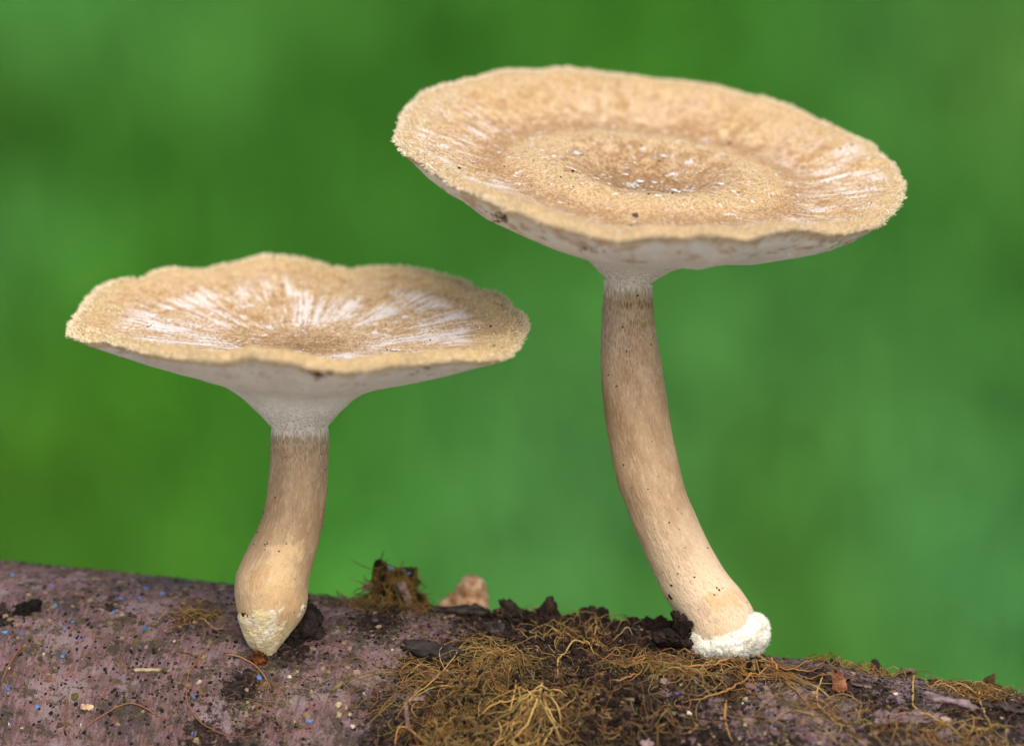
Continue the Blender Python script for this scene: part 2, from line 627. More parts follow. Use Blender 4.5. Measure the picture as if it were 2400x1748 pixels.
def on(x, y, h=0.0):
    t, v = at(x, y)
    p, n = surf(t, v, h)
    return p, n


# ------------------------------------------------------------------ ground
def log_line(xw):
    t = np.clip(1200 + np.asarray(xw) / S, -1500, 3900)
    A = F2W(axis(t))
    return A[..., 1], A[..., 2]


def ground_h(x, y):
    ly, lz = log_line(x)
    top = lz - 0.9 * R * S
    dy = np.abs(y - ly)
    f = 1 - smooth(0.022, 0.34, dy)
    f = f * (1 - smooth(0.17, 0.75, np.abs(x)))
    base = 0.008 * fbm(x * 6, y * 6, 0, 3, 41)
    bank = 0.47 * np.maximum(0, y - 0.85 - 0.08 * vnoise(x * 1.5, 0.0, 0, 8))
    bank = np.where(bank > 1.2, 1.2 + 0.02 * (bank - 1.2), bank)
    bank = bank + 0.035 * fbm(x * 3.3, y * 3.3, 0, 3, 43) * smooth(0.6, 1.2, y)
    return base * (1 - f) + f * top + bank


CAMP = np.array(cam.location)


def ray_ground(x, y):
    p = F2W(PX(x, y, 0.0))
    d = (p - CAMP)
    lo = 1.6
    ks = np.linspace(1.6, 12, 900)
    q = CAMP + d * ks[:, None]
    below = q[:, 2] < ground_h(q[:, 0], q[:, 1])
    below &= q[:, 1] > 0.5
    i = np.argmax(below) if below.any() else len(ks) - 1
    return q[i]


# patches of different growth seen in the photo (pixel, size in metres, colour)
G0 = np.array((0.056, 0.220, 0.036))
PATCH = [((420, 260), .075, (0.095, 0.330, 0.095), 1), ((150, 180), .06, (0.085, 0.300, 0.095), .8), ((40, 460), .05, (0.040, 0.120, 0.010), 1.3), ((300, 470), .06, (0.040, 0.170, 0.022), .9),
         ((20, 760), .05, (0.090, 0.300, 0.120), .9), ((700, 130), .06, (0.085, 0.270, 0.060), .6), ((950, 480), .07, (0.032, 0.150, 0.022), 1.1), ((1000, 700), .05, (0.040, 0.170, 0.028), .8),
         ((1620, 110), .09, (0.045, 0.195, 0.024), .9), ((2150, 130), .06, (0.055, 0.215, 0.060), .8), ((2380, 220), .05, (0.095, 0.260, 0.070), .8), ((2250, 850), .07, (0.042, 0.180, 0.040), .8),
         ((1180, 1010), .06, (0.095, 0.300, 0.105), .9), ((1720, 900), .06, (0.075, 0.250, 0.090), .7), ((2080, 1200), .07, (0.090, 0.290, 0.095), .9), ((1800, 1330), .06, (0.065, 0.200, 0.030), .8),
         ((480, 1230), .06, (0.080, 0.220, 0.030), .7), ((150, 1100), .06, (0.085, 0.260, 0.060), .6), ((870, 1200), .06, (0.060, 0.260, 0.050), .7), ((350, 940), .08, (0.050, 0.215, 0.022), .8),
         ((2330, 1420), .05, (0.085, 0.290, 0.120), .8), ((1340, 1250), .06, (0.085, 0.270, 0.100), .8), ((60, 1200), .05, (0.06, 0.190, 0.020), .8), ((900, 330), .05, (0.04, 0.17, 0.024), .6)]
_patch = [(ray_ground(*p), r, np.array(c), a) for p, r, c, a in PATCH]


def green(P):
    x, y, z = P[:, 0], P[:, 1], P[:, 2]
    n = fbm(x * 9, y * 6, z * 9, 3, 51)[:, None]
    n2 = fbm(x * 14 + 7, y * 9, z * 12, 2, 57)[:, None]
    c = G0 * (1 + 0.55 * n) + np.array((0.02, 0.0, 0.022)) * n2
    for q, r, col, a in _patch:
        d2 = ((x - q[0]) / r) ** 2 + ((y - q[1]) / (r * 1.7)) ** 2
        wgt = np.clip(1.25 * a * np.exp(-d2), 0, 1)[:, None]
        c = c * (1 - wgt) + col * wgt
    return np.clip(c * np.array((0.76, 0.79, 0.53)), 0.004, 1)


def spaced(a, b, fine_a, fine_b, step, coarse):
    left = fine_a - np.geomspace(step, fine_a - a, coarse) if fine_a > a else np.array([])
    right = fine_b + np.geomspace(step, b - fine_b, coarse) if b > fine_b else np.array([])
    return np.concatenate([left[::-1], np.arange(fine_a, fine_b + step / 2, step), right])


gx = spaced(-120, 120, -0.9, 0.9, 0.015, 26)
gy = spaced(-60, 260, -0.6, 2.4, 0.015, 26)
XX, YY = np.meshgrid(gx, gy, indexing='ij')
ZZ = ground_h(XX, YY)
GV = np.stack([XX, YY, ZZ], -1).reshape(-1, 3)
gc = green(GV)
mound = (1 - smooth(0.05, 0.16, np.abs(GV[:, 1] - 0.02))) * (1 - smooth(0.3, 0.5, np.abs(GV[:, 0])))
gc = gc * (1 - mound[:, None]) + np.array((0.06, 0.045, 0.028)) * mound[:, None]
front = (1 - smooth(-0.06, 0.05, GV[:, 1])) * (1 - smooth(1.2, 1.8, np.abs(GV[:, 0]))) * smooth(-1.9, -1.4, GV[:, 1])
front = front[:, None]
gc = gc * (1 - front) + np.array((0.44, 0.40, 0.35)) * front  # unseen pale ground, added to bounce light up under the caps
gc = np.concatenate([gc, np.ones((len(gc), 1))], 1)
me = mesh_np('ground', GV, grid_quads(len(gx), len(gy), False, True), attrs={'col': gc})
me.materials.append(mat_col('lawn_ground', 0.9, 0.1, 0.25, 1.0, 20))
gr = bpy.data.objects.new('ground', me)
COL.objects.link(gr)
gr['kind'] = 'structure'

# grass on the bank
nb = 42000
bx = rng.uniform(-0.75, 0.75, nb)
by = rng.uniform(0.32, 2.3, nb)
bz = ground_h(bx, by)
ang = rng.uniform(0, 2 * math.pi, nb)
ln = rng.uniform(0.015, 0.045, nb)
wd = rng.uniform(0.0010, 0.0026, nb)
lean = rng.uniform(0.1, 0.8, nb)
base = np.stack([bx, by, bz - 0.002], -1)
side = np.stack([np.cos(ang), np.sin(ang), 0 * ang], -1)
fw = np.stack([-np.sin(ang), np.cos(ang), 0 * ang], -1)
upv = np.array([0, 0, 1.0])
midp = base + (upv * 0.6 + fw * (lean * 0.25)[:, None]) * ln[:, None]
tip = base + (upv * (1 - lean * 0.35)[:, None] + fw * (lean * 0.75)[:, None]) * ln[:, None]
V = np.stack([base - side * wd[:, None], base + side * wd[:, None], midp + side * (wd * .8)[:, None], midp - side * (wd * .8)[:, None], tip], 1)
q = np.array([0, 1, 2, 3]) + np.arange(nb)[:, None] * 5
tr = np.array([3, 2, 4]) + np.arange(nb)[:, None] * 5
bc = green(base) * rng.uniform(0.75, 1.3, (nb, 1)) * np.array((1, 1, 1))
bc = np.repeat(np.concatenate([bc, np.ones((nb, 1))], 1), 5, 0)
me = mesh_np('grass', V.reshape(-1, 3), q, tr, {'col': bc}, False)
me.materials.append(M_GRASS)
gs = bpy.data.objects.new('grass', me)
COL.objects.link(gs)
gs['kind'] = 'stuff'
gs['label'] = 'soft out of focus green grass growing behind the branch'
gs['category'] = 'grass'

# ------------------------------------------------------------------ the branch
tt = np.concatenate([np.arange(-1500, -70, 40.0), np.arange(-70, 2470, 3.1), np.arange(2480, 3901, 40.0)])
pp = np.radians(np.concatenate([np.arange(-24, 82, 0.36), np.arange(84, 334, 6.0)]))
T2, P2 = np.meshgrid(tt, pp, indexing='ij')
SP, SN = surf(T2, P2 * R)
sm = soilmask(T2, P2 * R)
n, m_ = T2.shape
V = SP.reshape(-1, 3)
quads = grid_quads(n, m_, True, True)
c0, c1 = axis(np.array([tt[0], tt[-1]]))
V = np.concatenate([V, [c0, c1]])
j = np.arange(m_)
j2 = (j + 1) % m_
t0 = np.stack([np.full(m_, n * m_), j2, j], -1)
t1 = np.stack([np.full(m_, n * m_ + 1), (n - 1) * m_ + j, (n - 1) * m_ + j2], -1)
sc = np.stack([T2 * 0.01, P2 * R * 0.01, 0 * T2], -1).reshape(-1, 3)
sc = np.concatenate([sc, [[0, 0, 0], [0, 0, 0]]])
sa = np.concatenate([sm.ravel(), [0, 0]])
bbase = F2W(axis(1200.0))
me = mesh_np('branch', F2W(V) - bbase, quads, np.concatenate([t0, t1]), {'sc': sc, 'soil': sa})
branch = thing('branch', 'thick fallen branch with mauve speckled bark and patches of dark soil', 'branch', bbase, None, me, M_BARK)


# ------------------------------------------------------------------ mushrooms
def profile(pts, n=600, sig=0.018):
    x = np.linspace(0, 1, n)
    k = np.array(sorted(pts))
    y = np.interp(x, k[:, 0], k[:, 1])
    g = np.exp(-0.5 * (np.arange(-60, 61) / (sig * n)) ** 2)
    g /= g.sum()
    yp = np.concatenate([2 * y[0] - y[60:0:-1], y, 2 * y[-1] - y[-2:-62:-1]])
    ys = np.convolve(yp, g, 'valid')
    return lambda r: np.interp(r, x, ys)


def cap_build(cfg):
    cx, a, b = cfg['cx'], cfg['a'], cfg['b']
    phi = math.asin(b / a)
    tau = math.atan(cfg['tilt'])
    W0 = cfg['W0']
    rim = np.array(cfg['rim'], float)

    def ycl(x):
        u = (x - cx) / a
        return cfg['yc'] + cfg['tilt'] * (x - cx) + cfg['bow'] * u * u
    th = np.arctan2((ycl(rim[:, 0]) - rim[:, 1]) / b, (rim[:, 0] - cx) / a)
    o = np.argsort(th)
    th, rim = th[o], rim[o]
    Wr = W0 + a * np.sin(th) * math.cos(phi)
    Q = PX(rim[:, 0], rim[:, 1], Wr)
    C0 = PX(cx, cfg['yc'], W0)
    e1 = np.array([math.cos(tau), -math.sin(tau), 0])
    e2 = np.array([0, math.sin(phi), math.cos(phi)])
    nn = np.cross(e2, e1)
    nn = nn if nn[1] > 0 else -nn
    nn /= np.linalg.norm(nn)
    dq = Q - C0
    hq = dq @ nn
    qp = dq - hq[:, None] * nn
    NT_ = 900
    TH = np.linspace(-math.pi, math.pi, NT_, endpoint=False)
    ths = np.concatenate([th - 2 * math.pi, th, th + 2 * math.pi])

    def per(v, sg):
        y = np.interp(TH, ths, np.concatenate([v, v, v]))
        g = np.exp(-0.5 * (np.arange(-40, 41) / sg) ** 2)
        g /= g.sum()
        return np.convolve(np.concatenate([y[-40:], y, y[:40]]), g, 'valid')
    sg = cfg.get('sg', 3.0)
    H = per(hq, sg)
    q3 = np.stack([per(qp[:, i], sg) for i in range(3)], -1)
    # frayed edge
    ql = np.linalg.norm(q3, axis=1, keepdims=True)
    fr = 3.5 * fbm(np.cos(TH) * 28, np.sin(TH) * 28, 0, 3, cfg['seed']) + 2.5 * rng.uniform(-1, 1, NT_)
    qd = q3 / ql
    fr = fr + 6 * fbm(np.cos(TH) * 7, np.sin(TH) * 7, 3.3, 3, cfg['seed'] + 71, .6)
    H = H + 5 * fbm(np.cos(TH) * 9, np.sin(TH) * 9, 1.1, 3, cfg['seed'] + 72, .6)
    q3 = q3 + qd * fr[:, None]
    cfg.update(C0=C0, n=nn, e1=e1, e2=e2, TH=TH, q=q3, H=H)
    prof = profile(cfg['top'])
    und = profile(cfg['under'], sig=0.010)
    lip = cfg['lip'](TH)

    def top(r, k=None):
        """r (n,1)"""
        g = r ** cfg.get('gpow', 2.6)
        lipf = np.exp(-((r - 0.935) / 0.055) ** 2) - np.exp(-(0.065 / 0.055) ** 2) * np.clip((r - .7) / .3, 0, 1)
        return prof(r) + H * g + lip * lipf
    cfg['topf'] = top
    rr = np.concatenate([np.linspace(0.004, 0.8, 95), np.linspace(0.806, 1.0, 50)])[:, None]
    hz = top(rr)
    X = C0 + rr[..., None] * q3[None] + nn * hz[..., None]
    # felty unevenness, radial wrinkles near the rim
    pl = rr[..., None] * np.stack([q3 @ e1, q3 @ e2], -1)[None]
    gr_ = 1.6 * fbm(pl[..., 0] / 14, pl[..., 1] / 14, 0, 3, cfg['seed'] + 3, .65) + 3.0 * fbm(pl[..., 0] / 70, pl[..., 1] / 70, 0, 2, cfg['seed'] + 7)
    gr_ += 4.0 * rr ** 2 * fbm(np.cos(TH) * 7, np.sin(TH) * 7, rr * 1.5, 3, cfg['seed'] + 5)
    gr_ *= np.clip((1 - rr) / 0.02, 0, 1)
    X = X + nn * gr_[..., None]
    nR = len(rr)
    V = X.reshape(-1, 3)
    cen = X[0].mean(0)
    V = np.concatenate([V, [cen]])
    tr_ = np.stack([np.full(NT_, nR * NT_), np.arange(NT_), (np.arange(NT_) + 1) % NT_], -1)
    scv = np.concatenate([pl, np.broadcast_to(hz[..., None], pl.shape[:2] + (1,))], -1).reshape(-1, 3) * 0.01
    pol = np.stack(np.broadcast_arrays(np.cos(TH) * 4, np.sin(TH) * 4, rr), -1).reshape(-1, 3)
    scv = np.concatenate([scv, [[0, 0, 0]]])
    pol = np.concatenate([pol, [[0, 0, 0]]])
    cfg['Xt'] = X
    bw = cfg['base_w']
    me_top = mesh_np('cap', F2W(V) - bw, grid_quads(nR, NT_, True, True), tr_[:, ::-1], {'sc': scv, 'pol': pol})
    # ---- underside, running down into the stem
    rmin = cfg['rmin']
    ru = np.concatenate([np.linspace(1.0, 0.9, 18), np.linspace(0.89, 0.35, 32), np.linspace(0.34, rmin, 40)])[:, None]
    edge_t = 5.0 * smooth(1.0, 0.985, ru)
    u = und(ru)
    hu = H * ru ** 2.2 - u + (und(1.0))
    hu = hu - edge_t + 4 * ru ** 2 * (1 - ru) * 4 * fbm(np.cos(TH) * 3, np.sin(TH) * 3, ru * 2, 2, cfg['seed'] + 9)
    # near the neck follow the stem's own axis
    blend = smooth(0.42, rmin, ru)
    ringc = cfg['neck_c']
    ringr = cfg['neck_r']
    # in-plane radius near neck becomes round
    qn = np.linalg.norm(q3, axis=1, keepdims=True)
    Xu = C0 + ru[..., None] * q3[None] + nn * hu[..., None]
    dirp = np.cos(TH)[:, None] * np.array([1.0, 0, 0]) + np.sin(TH)[:, None] * np.array([0, 0, 1.0])
    Yn = ringc + dirp * (ringr + (ru - rmin) / (1 - rmin) * qn.mean() * 1.0)[..., None]
    # keep the height of the profile, move centre and shape towards the neck ring
    hgt = (Xu - C0) @ nn
    Yn = Yn + nn * (hgt - (Yn - C0) @ nn)[..., None]
    Xu = Xu * (1 - blend[..., None]) + Yn * blend[..., None]
    cfg['Xu'] = Xu
    plu = ru[..., None] * np.stack([q3 @ e1, q3 @ e2], -1)[None]
    scu = np.concatenate([plu, np.broadcast_to(hu[..., None], plu.shape[:2] + (1,))], -1).reshape(-1, 3) * 0.01
    polu = np.stack(np.broadcast_arrays(np.cos(TH) * 4, np.sin(TH) * 4, ru), -1).reshape(-1, 3)
    # pore coordinates: arc length along the profile and constant number round
    dlt = np.linalg.norm(np.diff(Xu.mean(1) * 0 + Xu[:, 0], axis=0), axis=1)
    arc = np.concatenate([[0], np.cumsum(dlt)])[:, None]
    plong = 8.5 + 10 * smooth(0.45, rmin, ru)
    pw = np.clip(ru * a, 70, None) / 7.5
    kk = np.interp(ru, [rmin, .3, 1.0], [9, 16, 48])
    kk0 = np.array([9.0])
    arcs = np.concatenate([[0], np.cumsum(dlt / plong[1:, 0])])[:, None]
    pc = np.concatenate([plu / 8.0, np.broadcast_to((hu / plong)[..., None], plu.shape[:2] + (1,))], -1).reshape(-1, 3)
    me_un = mesh_np('pore_surface', F2W(Xu.reshape(-1, 3)) - bw, grid_quads(len(ru), NT_, True, True), None, {'sc': scu, 'pol': polu, 'pc': pc})
    return me_top, me_un, Xu[-1]


def top_point(cfg, th, r):
    """point of the cap's upper skin"""
    i = int(((th + math.pi) / (2 * math.pi)) * len(cfg['TH'])) % len(cfg['TH'])
    h = cfg['topf'](np.array([[r]]))[0, i]
    return cfg['C0'] + r * cfg['q'][i] + cfg['n'] * h


def tubes(paths, rad, sides, cols, taper=True):
    """paths (k,n,3) frame px, rad (k,) or (k,n) -> verts, quads, colours"""
    paths = np.asarray(paths, float)
    k, n, _ = paths.shape
    T = np.gradient(paths, axis=1)
    T /= np.linalg.norm(T, axis=-1, keepdims=True) + 1e-9
    ref = np.where(np.abs(T[..., 2:3]) < 0.8, np.array([0, 0, 1.0]), np.array([0, 1.0, 0]))
    A = np.cross(T, ref)
    A /= np.linalg.norm(A, axis=-1, keepdims=True) + 1e-9
    B = np.cross(T, A)
    rad = np.asarray(rad, float)
    if rad.ndim == 1:
        rad = rad[:, None] * np.ones((1, n))
    if taper:
        s = np.linspace(0, 1, n)
        rad = rad * (0.25 + 0.75 * np.minimum(1, np.minimum(s * 6 + .3, (1 - s) * 3)))[None]
    an = np.arange(sides) * 2 * math.pi / sides
    ring = A[:, :, None] * np.cos(an)[:, None] + B[:, :, None] * np.sin(an)[:, None]
    V = paths[:, :, None] + ring * rad[:, :, None, None]
    q0 = grid_quads(n, sides, True)
    Q = (q0[None] + (np.arange(k) * n * sides)[:, None, None]).reshape(-1, 4)
    C = np.repeat(np.asarray(cols, float), n * sides, 0)
    if C.shape[1] == 3:
        C = np.concatenate([C, np.ones((len(C), 1))], 1)
    return V.reshape(-1, 3), Q, C


def chunks(P, size, cols, sub=1, rough=0.35, flat=None, N=None, seed=0):
    """many small crumbs as one mesh: P (k,3), size (k,) px"""
    V0, T0 = ico(sub)
    k = len(P)
    r_ = np.random.default_rng(seed)
    d = 1 + rough * r_.normal(size=(k, len(V0), 1)).clip(-1.6, 1.6) * 0.6
    st = r_.uniform(0.55, 1.35, (k, 1, 3))
    V = V0[None] * d * st
    # random rotation
    qn = r_.normal(size=(k, 4))
    qn /= np.linalg.norm(qn, axis=1, keepdims=True)
    w_, x, y, z = qn.T
    Rm = np.stack([1 - 2 * (y * y + z * z), 2 * (x * y - z * w_), 2 * (x * z + y * w_), 2 * (x * y + z * w_), 1 - 2 * (x * x + z * z), 2 * (y * z - x * w_),
                   2 * (x * z - y * w_), 2 * (y * z + x * w_), 1 - 2 * (x * x + y * y)], -1).reshape(k, 3, 3)
    V = np.einsum('kij,kvj->kvi', Rm, V)
    if flat is not None:
        dn = np.einsum('kvi,ki->kv', V, N)
        V = V - N[:, None] * (dn * (1 - flat))[..., None]
    V = V * np.asarray(size)[:, None, None] + np.asarray(P)[:, None]
    T = (T0[None] + (np.arange(k) * len(V0))[:, None, None]).reshape(-1, 3)
    C = np.repeat(np.asarray(cols, float), len(V0), 0)
    if C.shape[1] == 3:
        C = np.concatenate([C, np.ones((len(C), 1))], 1)
    return V.reshape(-1, 3), T, C


def stem_build(sections, W0, base_w, seed, wscale=1.0, bulge=None, namem='stem'):
    sec = np.array(sections, float)
    n = 260
    # arc-length parameter
    c = (sec[:, :2] + sec[:, 2:]) / 2
    s = np.concatenate([[0], np.cumsum(np.linalg.norm(np.diff(c, axis=0), axis=1))])
    ss = np.linspace(0, s[-1], n)
    E = np.stack([np.interp(ss, s, sec[:, i]) for i in range(4)], -1)
    g = np.exp(-0.5 * (np.arange(-9, 10) / 3.5) ** 2)
    g /= g.sum()
    for i in range(4):
        y = E[:, i]
        yp = np.concatenate([2 * y[0] - y[9:0:-1], y, 2 * y[-1] - y[-2:-11:-1]])
        E[:, i] = np.convolve(yp, g, 'valid')
    Lp, Rp = PX(E[:, 0], E[:, 1], W0), PX(E[:, 2], E[:, 3], W0)
    Cc = (Lp + Rp) / 2
    hv = (Rp - Lp) / 2
    hr = np.linalg.norm(hv, axis=1, keepdims=True)
    m = 240
    an = np.linspace(0, 2 * math.pi, m, endpoint=False)
    dv = np.array([0, 0, 1.0])
    u = np.cos(an)[None, :, None] * hv[:, None] + np.sin(an)[None, :, None] * dv * hr[:, None] * wscale
    rr = np.linalg.norm(u, axis=-1, keepdims=True)
    x = np.cos(an) * 65
    z = np.sin(an) * 65
    d = 2.2 * fbm(x / 60, z / 60, ss[:, None] / 110, 3, seed) + 0.8 * fbm(x / 9, z / 9, ss[:, None] / 40, 3, seed + 4)
    if bulge is not None:
        e_ = ss / ss[-1]
        d = d * 0 + 7.0 * fbm(x / 26, z / 26, ss[:, None] / 26, 5, seed, .66) + (bulge - 9 * np.exp(-e_ * 4))[:, None] + 13 * fbm(x / 45, z / 45, 0.3, 3, seed + 8) * np.exp(-e_ * 3.5)[:, None]
    V = Cc[:, None] + u * (1 + d[..., None] / rr)
    scv = np.stack(np.broadcast_arrays(x, z, ss[:, None]), -1).reshape(-1, 3) * 0.01
    sv = np.repeat(ss / ss[-1], m)
    Vf = V.reshape(-1, 3)
    Vf = np.concatenate([Vf, [V[-1].mean(0)], [V[0].mean(0)]])
    j = np.arange(m)
    t = np.stack([np.full(m, n * m), (n - 1) * m + (j + 1) % m, (n - 1) * m + j], -1)
    t2 = np.stack([np.full(m, n * m + 1), j, (j + 1) % m], -1)
    me = mesh_np(namem, F2W(Vf) - base_w, grid_quads(n, m, True, True), np.concatenate([t, t2])[:, ::-1],
                 {'sc': np.concatenate([scv, [[0, 0, 0]] * 2]), 'sv': np.concatenate([sv, [1, 0]])})
    return me, V, Cc, hr


def simple_mesh(name, V, quads, tris, C, base_w, smooth_shade=True):
    return mesh_np(name, F2W(V) - base_w, quads, tris, {'col': C}, smooth_shade)


def mushroom(cfg):
    label = cfg['label']
    bx_, by_ = cfg['foot']
    p, nrm = on(bx_, by_)
    W0 = p[2]
    cfg['W0'] = W0
    bw = F2W(p)
    cfg['base_w'] = bw
    root = thing('mushroom', label, 'mushroom', bw)
    sec = cfg['stem']
    l0, r0 = PX(sec[0][0], sec[0][1], W0), PX(sec[0][2], sec[0][3], W0)
    cfg['neck_c'] = (l0 + r0) / 2
    cfg['neck_r'] = np.linalg.norm(r0 - l0) / 2 * 1.02
    mt, mu, ring = cap_build(cfg)
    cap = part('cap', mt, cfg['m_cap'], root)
    part('pore_surface', mu, cfg['m_pore'], root)
    ms, SV, SC, SR = stem_build(sec, W0, bw, cfg['seed'] + 20)
    stem = part('stem', ms, cfg['m_stem'], root)
    cfg['Xs'] = SV
    # frayed hairs along the rim
    k = 7500
    th = rng.uniform(-math.pi, math.pi, k)
    idx = ((th + math.pi) / (2 * math.pi) * 900).astype(int) % 900
    r_ = np.where(rng.random(k) < 0.6, 1 - np.abs(rng.normal(0, 0.015, k)), 1 - np.abs(rng.normal(0, 0.10, k)))
    tops = cfg['topf'](np.ones((1, 1)))[0]
    q = cfg['q'][idx]
    # height on the skin at that radius
    hh = np.array([cfg['topf'](np.array([[a_]]))[0, i] for a_, i in zip(r_, idx)])
    P0 = cfg['C0'] + q * r_[:, None] + cfg['n'] * (hh - 1.5)[:, None]
    qd = q / np.linalg.norm(q, axis=1, keepdims=True)
    dr = qd * rng.uniform(0.3, 1.0, (k, 1)) + cfg['n'] * rng.uniform(0.1, 0.9, (k, 1)) + rng.normal(0, 0.35, (k, 3))
    dr /= np.linalg.norm(dr, axis=1, keepdims=True)
    ln_ = rng.uniform(4, 11, (k, 1))
    P1 = P0 + dr * ln_ * 0.6
    P2_ = P0 + dr * ln_ + rng.normal(0, 1.2, (k, 3))
    cc = np.array(cfg['fuzz']) * rng.uniform(0.7, 1.15, (k, 1))
    V, Qd, C = tubes(np.stack([P0, P1, P2_], 1), rng.uniform(1.0, 1.7, k), 3, cc)
    part('rim_fuzz', simple_mesh('rim_fuzz', V, Qd, None, C, bw), M_FIBRE, cap, True)
    # white flakes lying on the skin
    P, Sz, Nn = [], [], []
    for (th_, r0_, s_) in cfg['flakes']:
        P.append(top_point(cfg, th_, r0_) + cfg['n'] * 1.0)
        Sz.append(s_)
    P, Sz = np.array(P), np.array(Sz)
    V, Tr, C = chunks(P, Sz, np.array((0.80, 0.78, 0.78)) * rng.uniform(0.85, 1.05, (len(P), 1)), 1, 0.6, 0.10, np.repeat(cfg['n'][None], len(P), 0), cfg['seed'])
    part('white_flakes', simple_mesh('white_flakes', V, None, Tr, C, bw), M_CHIP, cap, True, 'loose white flakes on the tan skin')
    # dark grit on the skin
    k = 46
    P = np.array([top_point(cfg, rng.uniform(-math.pi, math.pi), math.sqrt(rng.uniform(0.05, 0.95))) for _ in range(k)])
    V, Tr, C = chunks(P, rng.uniform(1.6, 3.6, k), np.tile((0.03, 0.022, 0.02), (k, 1)), 1, 0.3, None, None, cfg['seed'] + 1)
    part('dark_grit', simple_mesh('dark_grit', V, None, Tr, C, bw), M_SOIL, cap, True)
    # black specks on the stem
    k = 44
    ii = rng.integers(6, 235, k)
    jj = rng.integers(118, 242, k) % 240
    P = SV[ii, jj]
    V, Tr, C = chunks(P, 1.1 + 2.0 * rng.random(k) ** 2, np.tile((0.02, 0.014, 0.012), (k, 1)), 1, 0.3, None, None, cfg['seed'] + 2)
    part('soil_specks', simple_mesh('soil_specks', V, None, Tr, C, bw), M_SOIL, stem, True)
    # foot of white mycelium
    if cfg.get('foot_tube'):
        me, FV, _, _ = stem_build(cfg['foot_tube'], W0, bw, cfg['seed'] + 33, bulge=cfg['bulge'], namem='mycelium')
        part('mycelium', me, cfg['m_myc'], root, label=cfg.get('myc_label'))
    if cfg.get('foot_blob'):
        c0 = PX(cfg['foot_c'][0], cfg['foot_c'][1], W0)
        V, Tr = blob(cfg['foot_blob'], 6, 9.0, 26, 5, cfg['seed'], 26.0)
        me = mesh_np('mycelium', F2W(V + c0) - bw, None, Tr, {'sc': V * 0.01})
        my = part('mycelium', me, cfg['m_myc'], root, label=cfg.get('myc_label'))
        k = 5000
        ii = rng.integers(0, len(V), k)
        P0 = V[ii] + c0
        dr = V[ii] / np.linalg.norm(V[ii], axis=1, keepdims=True) + rng.normal(0, 0.5, (k, 3))
        P1 = P0 + dr * rng.uniform(0.8, 2.2, (k, 1))
        P2_ = P1 + (dr + rng.normal(0, .8, (k, 3))) * rng.uniform(0.6, 2.0, (k, 1))
        Vh, Qh, Ch = tubes(np.stack([P0 - dr, P1, P2_], 1), rng.uniform(0.6, 1.0, k), 3, np.array((0.86, 0.86, 0.82)) * rng.uniform(0.85, 1.05, (k, 1)))
        part('mycelium_hairs', simple_mesh('mycelium_hairs', Vh, Qh, None, Ch, bw), M_WHITE, my, True)
    return root, cfg, SV


def rand_flakes(k, seed, cen, spread, smin, smax):
    r_ = np.random.default_rng(seed)
    out = []
    for _ in range(k):
        r = abs(r_.normal(cen, spread))
        out.append((r_.uniform(-math.pi, math.pi), min(0.93, r), r_.uniform(smin, smax) * (1 + 1.2 * r_.random() ** 6)))
    return out


